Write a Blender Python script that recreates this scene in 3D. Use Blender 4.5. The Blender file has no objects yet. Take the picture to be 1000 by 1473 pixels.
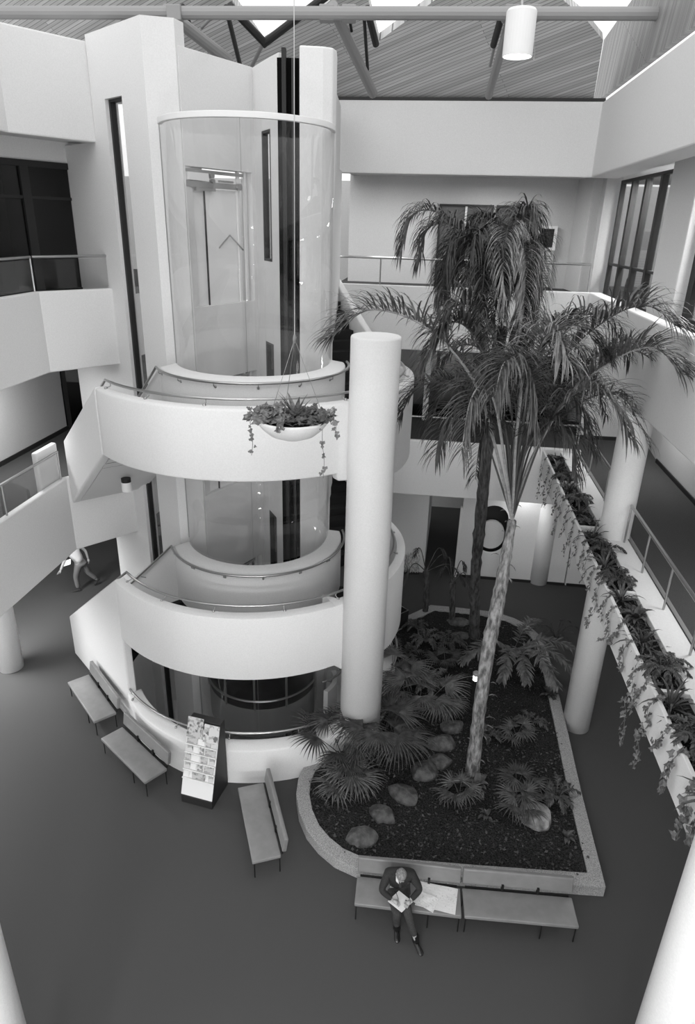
import bpy, bmesh, math, random
from mathutils import Vector, Matrix, Quaternion
C = bpy.context.scene.collection
rnd = random.Random(7)
PI = math.pi
# ------------------------------------------------------------------ camera
F, H = 967.0, 10.9
D = Vector((435 - 496, 2990 - 736, F)).normalized()
Yc = (Vector((0, 0, 1)) - D * D.z).normalized()
Xc = D.cross(Yc)
if Xc.x < 0: Xc = -Xc
def cw(v): return Vector((Xc.dot(v), Yc.dot(v), -D.dot(v)))
cam_d = bpy.data.cameras.new('camera'); cam = bpy.data.objects.new('camera', cam_d); C.objects.link(cam)
ax, up_, bk = cw(Vector((1, 0, 0))), cw(Vector((0, -1, 0))), -cw(Vector((0, 0, 1)))
M = Matrix((ax, up_, bk)).transposed().to_4x4(); M.translation = (0, 0, H)
cam.matrix_world = M
cam_d.sensor_fit = 'HORIZONTAL'; cam_d.sensor_width = 36; cam_d.lens = F / 1000 * 36
cam_d.shift_x = 0.004; cam_d.shift_y = -0.0005; cam_d.clip_start = 0.05; cam_d.clip_end = 200
bpy.context.scene.camera = cam
def ray(px, py): return cw(Vector((px - 496, py - 736, F)))
def gp(px, py, z=0.0):
    r = ray(px, py); t = (z - H) / r.z; return Vector((r.x * t, r.y * t, z))
def at(px, py, y):
    r = ray(px, py); t = y / r.y; return Vector((r.x * t, y, H + r.z * t))
TH = math.radians(6.8); ct, st = math.cos(TH), math.sin(TH)
def W(u, v, z=0.0): return Vector((u * ct + v * st, -u * st + v * ct, z))
# ------------------------------------------------------------------ materials
def mat(name, col, rough=.7, metal=0, noise=0, nscale=20, bump=0, bscale=60, spec=.5, col2=None, detail=4, stretch=1):
    m = bpy.data.materials.new(name); m.use_nodes = True
    nt = m.node_tree; b = nt.nodes['Principled BSDF']
    c = (col, col, col, 1) if not hasattr(col, '__len__') else (*col, 1)
    b.inputs['Base Color'].default_value = c
    b.inputs['Roughness'].default_value = rough; b.inputs['Metallic'].default_value = metal
    b.inputs['Specular IOR Level'].default_value = spec
    if noise or bump or col2 is not None:
        tc = nt.nodes.new('ShaderNodeTexCoord')
    if noise or col2 is not None:
        n = nt.nodes.new('ShaderNodeTexNoise'); n.inputs['Scale'].default_value = nscale; n.inputs['Detail'].default_value = detail
        mp_ = nt.nodes.new('ShaderNodeMapping'); mp_.inputs['Scale'].default_value = (1, 1, stretch)
        nt.links.new(tc.outputs['Object'], mp_.inputs[0]); nt.links.new(mp_.outputs[0], n.inputs['Vector'])
        r = nt.nodes.new('ShaderNodeValToRGB')
        lo = max(0, c[0] * (1 - noise)); hi = min(1, c[0] * (1 + noise))
        if col2 is not None: lo, hi = c[0], col2
        r.color_ramp.elements[0].position = .35; r.color_ramp.elements[1].position = .65
        r.color_ramp.elements[0].color = (lo, lo, lo, 1); r.color_ramp.elements[1].color = (hi, hi, hi, 1)
        nt.links.new(n.outputs['Fac'], r.inputs['Fac']); nt.links.new(r.outputs['Color'], b.inputs['Base Color'])
    if bump:
        n2 = nt.nodes.new('ShaderNodeTexNoise'); n2.inputs['Scale'].default_value = bscale; n2.inputs['Detail'].default_value = 3
        nt.links.new(tc.outputs['Object'], n2.inputs['Vector'])
        bp = nt.nodes.new('ShaderNodeBump'); bp.inputs['Strength'].default_value = bump; bp.inputs['Distance'].default_value = .02
        nt.links.new(n2.outputs['Fac'], bp.inputs['Height']); nt.links.new(bp.outputs['Normal'], b.inputs['Normal'])
    return m
def glassm(name, tint=1.0, refl=.08, rough=0.0):
    m = bpy.data.materials.new(name); m.use_nodes = True; nt = m.node_tree; nt.nodes.clear()
    o = nt.nodes.new('ShaderNodeOutputMaterial'); mx = nt.nodes.new('ShaderNodeMixShader')
    t = nt.nodes.new('ShaderNodeBsdfTransparent'); t.inputs[0].default_value = (tint, tint, tint, 1)
    g = nt.nodes.new('ShaderNodeBsdfGlossy'); g.inputs['Roughness'].default_value = rough
    fr = nt.nodes.new('ShaderNodeLayerWeight'); fr.inputs['Blend'].default_value = .25
    mp = nt.nodes.new('ShaderNodeMath'); mp.operation = 'MULTIPLY_ADD'; mp.inputs[1].default_value = .22; mp.inputs[2].default_value = refl
    nt.links.new(fr.outputs['Facing'], mp.inputs[0]); nt.links.new(mp.outputs[0], mx.inputs['Fac'])
    nt.links.new(t.outputs[0], mx.inputs[1]); nt.links.new(g.outputs[0], mx.inputs[2]); nt.links.new(mx.outputs[0], o.inputs[0])
    return m
def emis(name, col, s):
    m = bpy.data.materials.new(name); m.use_nodes = True; b = m.node_tree.nodes['Principled BSDF']
    b.inputs['Base Color'].default_value = (col, col, col, 1); b.inputs['Emission Color'].default_value = (1, 1, 1, 1)
    b.inputs['Emission Strength'].default_value = s; return m
def plankm(name, A, B, c1=.15, c2=.32, width=.11):
    """boards running along direction A, stacked along B"""
    m = bpy.data.materials.new(name); m.use_nodes = True; nt = m.node_tree; b = nt.nodes['Principled BSDF']
    tc = nt.nodes.new('ShaderNodeTexCoord'); A, B = Vector(A).normalized(), Vector(B).normalized(); cx_ = nt.nodes.new('ShaderNodeCombineXYZ')
    for i, ax_ in enumerate((A, B)):
        d = nt.nodes.new('ShaderNodeVectorMath'); d.operation = 'DOT_PRODUCT'; d.inputs[1].default_value = ax_
        nt.links.new(tc.outputs['Object'], d.inputs[0]); nt.links.new(d.outputs['Value'], cx_.inputs[i])
    br = nt.nodes.new('ShaderNodeTexBrick'); br.inputs['Scale'].default_value = 1
    br.inputs['Brick Width'].default_value = 6; br.inputs['Row Height'].default_value = width
    br.inputs['Mortar Size'].default_value = .005; br.inputs['Color1'].default_value = (c1, c1, c1, 1); br.inputs['Color2'].default_value = (c2, c2, c2, 1)
    br.inputs['Mortar'].default_value = (c1 * .35,) * 3 + (1,); br.inputs['Bias'].default_value = 0
    n = nt.nodes.new('ShaderNodeTexNoise'); n.inputs['Scale'].default_value = 2; n.inputs['Detail'].default_value = 5
    mp2 = nt.nodes.new('ShaderNodeMapping'); mp2.inputs['Scale'].default_value = (.35, 12, 1)
    nt.links.new(cx_.outputs[0], br.inputs[0]); nt.links.new(cx_.outputs[0], mp2.inputs[0]); nt.links.new(mp2.outputs[0], n.inputs[0])
    mx = nt.nodes.new('ShaderNodeMix'); mx.data_type = 'RGBA'; mx.blend_type = 'MULTIPLY'; mx.inputs[0].default_value = .55
    nt.links.new(br.outputs[0], mx.inputs[6]); nt.links.new(n.outputs['Fac'], mx.inputs[7])
    nt.links.new(mx.outputs[2], b.inputs['Base Color']); b.inputs['Roughness'].default_value = .55
    return m
def printm(name, seed, base=.75, ink=.12, sc=30, dens=.5, rot=0):
    """paper with printed columns and blocks"""
    m = bpy.data.materials.new(name); m.use_nodes = True; nt = m.node_tree; b = nt.nodes['Principled BSDF']
    tc = nt.nodes.new('ShaderNodeTexCoord'); mp = nt.nodes.new('ShaderNodeMapping')
    mp.inputs['Location'].default_value = (seed * 3.1, seed * 1.7, seed); mp.inputs['Rotation'].default_value = (0, 0, rot)
    mp.inputs['Scale'].default_value = (1, 1, 1)
    v = nt.nodes.new('ShaderNodeTexVoronoi'); v.distance = 'CHEBYCHEV'; v.inputs['Scale'].default_value = sc
    r = nt.nodes.new('ShaderNodeValToRGB'); r.color_ramp.interpolation = 'CONSTANT'
    r.color_ramp.elements[0].color = (ink, ink, ink, 1); r.color_ramp.elements[1].position = dens * .62; r.color_ramp.elements[1].color = (base, base, base, 1)
    e = r.color_ramp.elements.new(dens * .3); e.color = ((ink + base) / 2,) * 3 + (1,)
    nt.links.new(tc.outputs['Object'], mp.inputs[0]); nt.links.new(mp.outputs[0], v.inputs['Vector'])
    nt.links.new(v.outputs['Color'], r.inputs[0]); nt.links.new(r.outputs[0], b.inputs['Base Color']); b.inputs['Roughness'].default_value = .5
    return m
WHITE = mat('white_plaster', .74, .85, noise=.03, nscale=40, bump=.15, bscale=90, spec=.2)
WALLG = mat('grey_wall_paint', .62, .85, noise=.04, nscale=40, spec=.2)
CEILM = mat('soffit_paint', .66, .9, spec=.1)
CARPET = mat('dark_carpet', .085, 1, noise=.22, nscale=170, bump=.5, bscale=300, spec=.05)
STEPC = mat('stair_carpet', .03, 1, noise=.2, nscale=120, spec=.05)
AGG = mat('aggregate_concrete', .2, .9, col2=.48, nscale=75, bump=.4, bscale=120, spec=.2, detail=2)
SOIL = mat('bark_mulch', .008, 1, col2=.045, nscale=38, bump=1, bscale=40, spec=.1, detail=6)
METAL = mat('brushed_metal', .42, .3, metal=.9)
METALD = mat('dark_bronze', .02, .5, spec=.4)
STEEL = mat('painted_steel', .28, .5)
BLACK = mat('black_rubber', .008, .5, spec=.4)
VINYL = mat('bench_vinyl', .22, .38, noise=.06, nscale=6, bump=.12, bscale=8)
GLASS = glassm('clear_glass', .96, .02)
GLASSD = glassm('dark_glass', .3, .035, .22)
GLASSW = glassm('window_glass', .9, .05)
WOODD = mat('door_veneer', .1, .5, noise=.15, nscale=4)
PLANK = plankm('cedar_planks', (.86, -.4, .32), (.5, .68, -.54), .62, .85, .075)
PLANK2 = plankm('cedar_planks_side', (0, -.42, .9), (0, .9, .42), .3, .48, .09)
LEAF = mat('palm_leaf', .045, .45, col2=.12, nscale=9, spec=.5)
LEAFD = mat('palm_leaf_dark', .02, .5, col2=.06, nscale=9, spec=.4)
LEAFL = mat('palm_leaf_pale', .13, .45, col2=.26, nscale=9, spec=.5)
LEAFI = mat('ivy_leaf', .06, .4, col2=.2, nscale=20, spec=.5)
LEAFF = mat('fern_leaf', .03, .5, col2=.085, nscale=14)
STEMM = mat('stem', .12, .6)
PETI = mat('pale_petiole', .3, .5, noise=.2, nscale=14)
BARKL = mat('pale_bark', .07, .9, col2=.34, nscale=16, bump=1, bscale=30, detail=10, stretch=.3)
BARKD = mat('dark_bark', .015, .9, col2=.09, nscale=14, bump=1, bscale=30, detail=10, stretch=.3)
ROCK = mat('field_stone', .05, .9, col2=.13, nscale=7, bump=.6, bscale=22)
PAPER = mat('white_paper', .8, .6)
SKIN = mat('skin', .38, .55); HAIRG = mat('grey_hair', .1, .8, col2=.3, nscale=60); HAIRD = mat('dark_hair', .04, .7)
SUIT = mat('dark_suit', .02, .85, noise=.3, nscale=60); TROU = mat('grey_trousers', .16, .9); TROUD = mat('charcoal_trousers', .035, .9, noise=.3, nscale=50)
SHIRT = mat('white_shirt', .75, .8); SHOE = mat('black_leather', .012, .25, spec=.7)
LAMPW = mat('lamp_white', .8, .5); GLOW = emis('lamp_glow', .9, 6); GLOW2 = emis('bollard_glow', .9, 5)
PAPERS = [printm('print_%d' % i, i * 1.37, .62 - .1 * (i % 2), .04 + .1 * (i % 3), 17 + 5 * (i % 4), .74 + .09 * (i % 4), .05 * i) for i in range(6)]
NEWS = printm('plan_print', 9, .72, .5, 60, .3)
# ------------------------------------------------------------------ mesh helpers
def BM(): return bmesh.new()
def obj(name, bm, m, parent=None, smooth=False, bevel=0, loc=None, seg=2):
    bmesh.ops.remove_doubles(bm, verts=bm.verts, dist=1e-5) if bevel else None
    bmesh.ops.recalc_face_normals(bm, faces=bm.faces)
    me = bpy.data.meshes.new(name); bm.to_mesh(me); bm.free()
    if smooth:
        for p in me.polygons: p.use_smooth = True
    for mm in (m if isinstance(m, (list, tuple)) else [m]): me.materials.append(mm)
    o = bpy.data.objects.new(name, me); C.objects.link(o)
    if parent is not None: o.parent = parent
    if bevel:
        b = o.modifiers.new('bevel', 'BEVEL'); b.width = bevel; b.segments = seg; b.limit_method = 'ANGLE'; b.angle_limit = math.radians(40)
    return o
def sub(c, p):
    c.parent = p; return c
def rebase(o, p):
    """put a mesh object's origin at world point p, mesh stays in place"""
    p = Vector(p); o.data.transform(Matrix.Translation(-p)); o.location = p; return o
def tag(o, label=None, cat=None, group=None, kind=None):
    if label: o['label'] = label
    if cat: o['category'] = cat
    if group: o['group'] = group
    if kind: o['kind'] = kind
    return o
def thing(name, label, cat, loc=(0, 0, 0), rz=0, group=None):
    o = bpy.data.objects.new(name, None); C.objects.link(o); o.empty_display_size = .1
    o.location = loc; o.rotation_euler = (0, 0, rz); return tag(o, label, cat, group)
def settle(root):
    """children built in world coordinates: keep them there under a root placed at its base"""
    for ch in list(root.children):
        ch.matrix_parent_inverse = Matrix.Translation(-Vector(root.location)) if root.rotation_euler.z == 0 else Matrix.LocRotScale(root.location, root.rotation_euler, (1, 1, 1)).inverted()
def copy_tree(o, parent=None):
    c = o.copy(); C.objects.link(c)
    if parent is not None: c.parent = parent
    for ch in list(o.children): copy_tree(ch, c)
    return c
def struct(name, bm, m, bevel=0, smooth=False, parent=None, label=None, cat='wall'):
    o = obj(name, bm, m, parent, smooth, bevel)
    if parent is None: tag(o, label or name.replace('_', ' '), cat, kind='structure')
    return o
def box(bm, x0, x1, y0, y1, z0, z1, mi=0):
    v = [bm.verts.new(p) for p in ((x0, y0, z0), (x1, y0, z0), (x1, y1, z0), (x0, y1, z0), (x0, y0, z1), (x1, y0, z1), (x1, y1, z1), (x0, y1, z1))]
    for f in ((0, 3, 2, 1), (4, 5, 6, 7), (0, 1, 5, 4), (1, 2, 6, 5), (2, 3, 7, 6), (3, 0, 4, 7)):
        bm.faces.new([v[i] for i in f]).material_index = mi
    return v
def obox(bm, p, dx, dy, dz, L, Wd, Ht):
    """oriented box: origin corner p, unit axes and lengths"""
    p = Vector(p); dx, dy, dz = Vector(dx) * L, Vector(dy) * Wd, Vector(dz) * Ht
    v = [bm.verts.new(q) for q in (p, p + dx, p + dx + dy, p + dy, p + dz, p + dx + dz, p + dx + dy + dz, p + dy + dz)]
    for f in ((0, 3, 2, 1), (4, 5, 6, 7), (0, 1, 5, 4), (1, 2, 6, 5), (2, 3, 7, 6), (3, 0, 4, 7)): bm.faces.new([v[i] for i in f])
def prism(bm, pts, z0, z1):
    a = [bm.verts.new((p[0], p[1], z0)) for p in pts]; b = [bm.verts.new((p[0], p[1], z1)) for p in pts]
    n = len(pts); bm.faces.new(a[::-1]); bm.faces.new(b)
    for i in range(n): bm.faces.new((a[i], a[(i + 1) % n], b[(i + 1) % n], b[i]))
def wallp(bm, pts, zb, zt, th, side=1, lip=0):
    """wall along plan polyline pts (its outer face); thickness th to the left of travel*side; zb, zt lists or numbers"""
    n = len(pts); P = [Vector((p[0], p[1])) for p in pts]
    zb = zb if isinstance(zb, list) else [zb] * n; zt = zt if isinstance(zt, list) else [zt] * n
    rows = []
    for i in range(n):
        a = P[max(i - 1, 0)]; b = P[min(i + 1, n - 1)]; d = (b - a).normalized(); nr = Vector((-d.y, d.x)) * side
        k = 1
        if 0 < i < n - 1:
            d1 = (P[i] - P[i - 1]).normalized(); k = 1 / max(.4, d1.dot(d))
        q = P[i] + nr * th * k
        rows.append([bm.verts.new((P[i].x, P[i].y, zb[i])), bm.verts.new((P[i].x, P[i].y, zt[i] - lip)), bm.verts.new((q.x, q.y, zt[i])), bm.verts.new((q.x, q.y, zb[i]))])
    for i in range(n - 1):
        A, B = rows[i], rows[i + 1]
        for j in range(4): bm.faces.new((A[j], B[j], B[(j + 1) % 4], A[(j + 1) % 4]))
    bm.faces.new(rows[0]); bm.faces.new(rows[-1][::-1])
def tube(bm, pts, r, n=8, closed=False, caps=True):
    P = [Vector(p) for p in pts]; R = r if isinstance(r, (list, tuple)) else [r] * len(P)
    rings = []; prev = None
    for i, p in enumerate(P):
        t = (P[min(i + 1, len(P) - 1)] - P[max(i - 1, 0)])
        t = t.normalized() if t.length > 1e-9 else Vector((0, 0, 1))
        if prev is None:
            a = t.cross(Vector((0, 0, 1)) if abs(t.z) < .95 else Vector((1, 0, 0))).normalized()
        else:
            a = (prev - t * prev.dot(t)).normalized()
        prev = a; b = t.cross(a)
        rings.append([bm.verts.new(p + (a * math.cos(2 * PI * k / n) + b * math.sin(2 * PI * k / n)) * R[i]) for k in range(n)])
    for A, B in zip(rings, rings[1:]):
        for k in range(n): bm.faces.new((A[k], A[(k + 1) % n], B[(k + 1) % n], B[k]))
    if caps: bm.faces.new(rings[0][::-1]); bm.faces.new(rings[-1])
def lathe(bm, prof, c=(0, 0, 0), n=24, squash=None):
    rings = []
    for r, z in prof:
        rings.append([bm.verts.new((c[0] + r * math.cos(2 * PI * k / n), c[1] + r * math.sin(2 * PI * k / n), c[2] + z)) for k in range(n)])
    for A, B in zip(rings, rings[1:]):
        for k in range(n): bm.faces.new((A[k], A[(k + 1) % n], B[(k + 1) % n], B[k]))
    if prof[0][0] > 1e-4: bm.faces.new(rings[0][::-1])
    if prof[-1][0] > 1e-4: bm.faces.new(rings[-1])
def arc(c, R, a0, a1, n):
    return [(c[0] + R * math.cos(math.radians(a0 + (a1 - a0) * i / n)), c[1] + R * math.sin(math.radians(a0 + (a1 - a0) * i / n))) for i in range(n + 1)]
def spline(pts, n=8):
    P = [Vector(p) for p in pts]; out = []
    Q = [P[0] * 2 - P[1]] + P + [P[-1] * 2 - P[-2]]
    for i in range(len(P) - 1):
        p0, p1, p2, p3 = Q[i:i + 4]
        for k in range(n):
            t = k / n
            out.append(.5 * ((2 * p1) + (p2 - p0) * t + (2 * p0 - 5 * p1 + 4 * p2 - p3) * t * t + (3 * p1 - p0 - 3 * p2 + p3) * t ** 3))
    out.append(P[-1]); return out
def cyl(bm, p0, p1, r, n=12): tube(bm, [p0, p1], r, n)
# ------------------------------------------------------------------ levels
L2, L3 = 4.95, 9.2
S2, S3 = 3.37, 7.72          # soffits
RC = (-2.05, 14.6)            # stair ring centre
GC = (-2.05, 14.7); GR = 1.65 # glass cylinder
def ringp(R, a, c=RC): return (c[0] + R * math.cos(math.radians(a)), c[1] + R * math.sin(math.radians(a)))
# ------------------------------------------------------------------ ground floor, with the stair pit cut out
bm = BM()
nseg = 64
circ_in = [bm.verts.new((RC[0] + 3.5 * math.cos(2 * PI * k / nseg), RC[1] + 3.5 * math.sin(2 * PI * k / nseg), 0)) for k in range(nseg)]
sq = []
for k in range(nseg):
    a = 2 * PI * k / nseg; dx, dy = math.cos(a), math.sin(a)
    s = min((18 if dx > 0 else 17) / max(abs(dx), 1e-6), (13 if dy > 0 else 18) / max(abs(dy), 1e-6))
    sq.append(bm.verts.new((RC[0] + dx * s, RC[1] + dy * s, 0)))
for k in range(nseg): bm.faces.new((circ_in[k], sq[k], sq[(k + 1) % nseg], circ_in[(k + 1) % nseg]))
struct('floor', bm, CARPET, label='dark carpeted ground floor of the atrium', cat='floor')
bm = BM(); lathe(bm, [(3.6, -2.75), (3.6, -2.6)], (RC[0], RC[1], 0), 48)
struct('floor_basement', bm, WALLG, label='grey basement floor at the foot of the lift pit', cat='floor')
# ------------------------------------------------------------------ upper floors
def slab(name, poly, z0, z1, label, m=(CEILM, CARPET)):
    bm = BM(); prism(bm, [W(*p) for p in poly], z0, z1); bmesh.ops.recalc_face_normals(bm, faces=bm.faces)
    for f in bm.faces: f.material_index = 1 if f.normal.z > .5 else 0
    return struct(name, bm, list(m), label=label, cat='floor')
for z0, z1, nm, lab in ((S2, L2, 'floor_middle', 'middle floor walkway'), (S3, L3, 'floor_top', 'top floor walkway')):
    slab(nm + '_back', [(-3.0, 19.25), (4.5, 19.25), (9.5, 19.25), (9.5, 24.5), (-3.0, 24.5)], z0, z1, 'dark carpeted %s along the back of the atrium' % lab)
    ue = 4.5 if z0 == S2 else 4.12
    slab(nm + '_right', [(ue, -3), (9.5, -3), (9.5, 19.25), (ue, 19.25)], z0 + (.5 if z0 == S2 else 0), z1, 'dark carpeted %s along the right of the atrium' % lab)
    slab(nm + '_left', [(-8.35, -3), (-8.35, 13.9), (-7.3, 15.25), (-6.9, 19.5), (-6.9, 24.5), (-16, 24.5), (-16, -3)], z0, z1, 'dark carpeted %s along the left of the atrium' % lab)
slab('floor_top_front', [(-8.3, -3), (4.1, -3), (4.1, -.35), (-8.3, -.35)], S3, L3, 'dark carpeted top floor walkway on the near side')
# parapets and slab faces facing the void
def face(name, pts, zb, zt, th, side, label, bevel=.03, m=WHITE):
    bm = BM(); wallp(bm, [W(*p) if len(p) == 2 else p for p in pts], zb, zt, th, side); return struct(name, bm, m, bevel, label=label)
face('wall_middle_back_edge', [(-2.9, 19.1), (4.5, 19.1)], S2, 5.09, .16, 1, 'white slab edge of the middle walkway across the back')
face('wall_top_back_edge', [(-2.9, 19.0), (4.0, 19.0), (4.0, -3)], S3, 9.4, .14, 1, 'white slab edge of the top walkway turning from the back to the right')
face('wall_left_top_edge', [(-8.25, -3), (-8.25, 13.85), (-7.2, 15.15)], S3, 9.42, .15, 1, 'white top floor parapet face on the left')
face('wall_left_middle_edge', [(-8.25, -3), (-8.25, 13.85), (-7.2, 15.15)], S2, 5.25, .15, 1, 'white middle floor parapet face on the left')
# upper band round the void
face('wall_upper_back', [(-2.75, 19.25), (3.65, 19.25), (3.65, -3)], 12.1, 13.72, .3, 1, 'white upper wall band round the back and right of the void', m=WHITE)
bm = BM(); prism(bm, [W(-2.75, 19.3), W(3.7, 19.3), W(3.7, -3), W(9.5, -3), W(9.5, 24.5), W(-2.75, 24.5)], 12.25, 12.4)
struct('ceiling_top', bm, CEILM, label='pale ceiling over the top walkways', cat='ceiling')
bm = BM(); wallp(bm, [W(-8.25, -3), W(-8.25, 13.62), (-5.38, 15.92)], 12.32, 14.1, .3, 1)
struct('wall_upper_left', bm, WHITE, .03, label='white upper wall band on the left beside the tower')
bm = BM(); prism(bm, [W(-8.3, -3), W(-8.3, 14.3), (-5.5, 16.1), (-6.2, 20), W(-16, 20), W(-16, -3)], 12.4, 12.5)
struct('ceiling_left', bm, CEILM, label='pale ceiling over the left top walkway', cat='ceiling')
# outer walls
def plainwall(name, a, b, z0, z1, label, m=WALLG, th=.15, side=1):
    bm = BM(); wallp(bm, [a, b], z0, z1, th, side); return struct(name, bm, m, label=label)
plainwall('wall_top_back', W(-2.8, 22.6), W(4.85, 22.6), L3, 12.3, 'pale wall behind the top walkway')
plainwall('wall_middle_back', W(-3, 22.9), W(9.5, 22.9), L2, S3, 'wall behind the middle walkway')
plainwall('wall_far_right', W(9.5, 24.5), W(9.5, -3), 0, 12.3, 'outer wall on the far right')
[plainwall('wall_rear', W(9.5, -3), W(-16, -3), a_, b_, 'wall band behind the viewer between its tall window openings') for a_, b_ in ((0, .6), (S2, L2 + .3), (S3, L3 + .3))]
[plainwall('wall_far_left', W(-14, -3), W(-14, 24.5), a_, b_, 'outer wall band on the far left with window openings') for a_, b_ in ((0, .3), (S2 - .1, 14))]
plainwall('wall_far_back', W(-16, 26.5), W(9.5, 26.5), 0, 12.3, 'outer wall far at the back')
# middle floor right corridor walls with dark baseboards
bm = BM(); wallp(bm, [W(4.75, 20.9), W(6.15, 20.9), W(6.15, 22.85)], L2, S3, .15, 1)
wallp(bm, [W(6.15, 22.5), W(6.75, 22.5), W(6.75, 20.9), W(6.55, 18.9), W(6.55, 8)], L2, S3, .15, 1)
struct('wall_middle_right', bm, WALLG, label='pale corridor wall beside the middle walkway on the right')
bm = BM(); wallp(bm, [W(4.72, 20.87), W(6.1, 20.87)], L2, 5.06, .03, -1); wallp(bm, [W(6.52, 18.9), W(6.52, 8)], L2, 5.06, .03, -1)
struct('baseboard_middle_right', bm, METALD, label='dark baseboard along the right corridor wall', cat='baseboard')
plainwall('wall_middle_left', W(-10.75, -3), W(-10.75, 18.5), L2, S3, 'pale wall beside the left middle walkway', th=.15, side=1)
bm = BM(); wallp(bm, [W(-10.72, -3), W(-10.72, 18.5)], L2, 5.07, .03, -1)
struct('baseboard_middle_left', bm, METALD, label='dark baseboard along the left middle walkway wall', cat='baseboard')
# ------------------------------------------------------------------ top floor, right: short return walls and framed windows
bm = BM(); wallp(bm, [W(3.95, 22.6), W(4.1, 21.2), W(4.35, 21.2), W(4.35, 20.75), W(4.75, 20.75)], L3, 12.3, .15, 1)
struct('wall_top_corner', bm, WALLG, label='stepped pale wall in the top right corner')
def framed_window(name, a, b, z0, z1, nm, tz, label, fr=.12, glass=GLASSW, mull=.13, kindname='window'):
    """window in a vertical plane from plan point a to b; nm mullions, transom heights tz"""
    a, b = Vector((a[0], a[1], 0)), Vector((b[0], b[1], 0)); d = (b - a); L = d.length; d.normalize(); nr = Vector((-d.y, d.x, 0))
    bm = BM(); obox(bm, a + Vector((0, 0, z0)) - nr * .008, d, nr, (0, 0, 1), L, .016, z1 - z0)
    w = obj(name, bm, glass); tag(w, label, kindname, kind='structure')
    def bar(n, s0, s1, h0, h1, dep=.12):
        bm = BM(); obox(bm, a + d * s0 + Vector((0, 0, h0)) - nr * dep / 2, d, nr, (0, 0, 1), s1 - s0, dep, h1 - h0); return obj(n, bm, METALD, w)
    bar('window_frame', 0, fr, z0, z1); bar('window_frame', L - fr, L, z0, z1)
    bar('window_frame', fr, L - fr, z0, z0 + fr * .7); bar('window_frame', fr, L - fr, z1 - fr * .7, z1)
    for i in range(nm):
        s = L * (i + 1) / (nm + 1); bar('mullion', s - mull / 2, s + mull / 2, z0 + fr * .7, z1 - fr * .7, .14)
    for t in tz: bar('transom', fr, L - fr, t - .03, t + .03, .1)
    return w
framed_window('window_1', W(4.75, 20.6), W(4.85, 16.05), L3, 12.12, 3, [10.05], 'tall dark framed window, far bay on the right of the top floor', mull=.15, fr=.1)
framed_window('window_2', W(4.9, 14.4), W(5.0, 8.5), L3, 12.12, 3, [10.05], 'tall dark framed window, near bay on the right of the top floor', mull=.2, fr=.26)
plainwall('wall_right_rooms', W(6.4, 22), W(6.4, 6), L3, 12.3, 'pale room wall seen through the right windows', m=WALLG)
bm = BM(); wallp(bm, [W(4.62, 16.05), W(4.62, 14.4)], L3, 12.3, .4, 1)
struct('wall_right_pier', bm, WHITE, .05, label='white pier between the two top floor window bays on the right')
# ------------------------------------------------------------------ top floor, left: dark glazed front
a, b = gp(12, 226, 12.0), gp(117, 236, 12.0); dd = (a - b).normalized(); aL = b + dd * 6
framed_window('window_3', (aL.x, aL.y), (b.x, b.y), L3, 11.98, 3, [11.25], 'dark glazed office front behind the left top railing', fr=.18, glass=GLASSD, mull=.2)
bm = BM(); wallp(bm, [(aL.x, aL.y), (b.x + .02, b.y)], 11.98, 12.4, .1, 1); struct('wall_left_lintel', bm, WHITE, label='white lintel above the dark glazed front on the left')
nb = Vector((-dd.y, dd.x, 0)); nb = nb if nb.y > 0 else -nb
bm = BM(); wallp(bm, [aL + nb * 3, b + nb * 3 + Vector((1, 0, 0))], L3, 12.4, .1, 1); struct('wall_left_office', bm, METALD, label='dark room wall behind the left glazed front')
bm = BM(); wallp(bm, [b + nb * .1, b + nb * 3], L3, 12.4, .1, 1); struct('wall_left_office_side', bm, WALLG, label='side wall of the dark office on the left')
# ------------------------------------------------------------------ lift tower
T0 = Vector((-5.54, 16.02)); TD = Vector((.68, -.73)).normalized(); N_ = Vector((-3.87, 14.35))
TD = (N_ - Vector((-5.47, 15.95))).normalized(); tq = lambda t: Vector((-5.47, 15.95)) + TD * t
TL = (N_ - tq(0)).length; NR = Vector((-TD.y, TD.x)); NR = NR if NR.x > 0 else -NR
ZB = -2.6; ZT = 14.2; s0, s1 = .66, 1.36
bm = BM()
def tw(bm, t0, t1, z0, z1, th=.28):
    a, b = tq(t0), tq(t1); prism(bm, [a, b, b + NR * th, a + NR * th], z0, z1)
tw(bm, -1.2, s0, ZB, S2); tw(bm, -2.3, s0, S2, 12.33); tw(bm, .1, s0, 12.33, ZT); tw(bm, s0, s1, 13.05, ZT)
E_ = Vector((-3.30, 14.5)); E2 = Vector((-3.05, 15.0)); V_ = Vector((-2.15, 16.3)); G_ = Vector((-1.48, 14.9)); Vb = V_ + Vector((0, .4))
a = tq(s1)
prism(bm, [a, N_, E_, E_ + Vector((.1, .3)), a + NR * .28], ZB, ZT)
struct('wall_tower_left', bm, WHITE, .035, label='tall white angled tower wall with a slot window, left of the lift')
w = framed_window('window_4', tq(s0) + NR * .14, tq(s1) + NR * .14, ZB, 13.05, 0, [], 'narrow full height slot window in the white tower wall', fr=.07, glass=GLASS)
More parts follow.
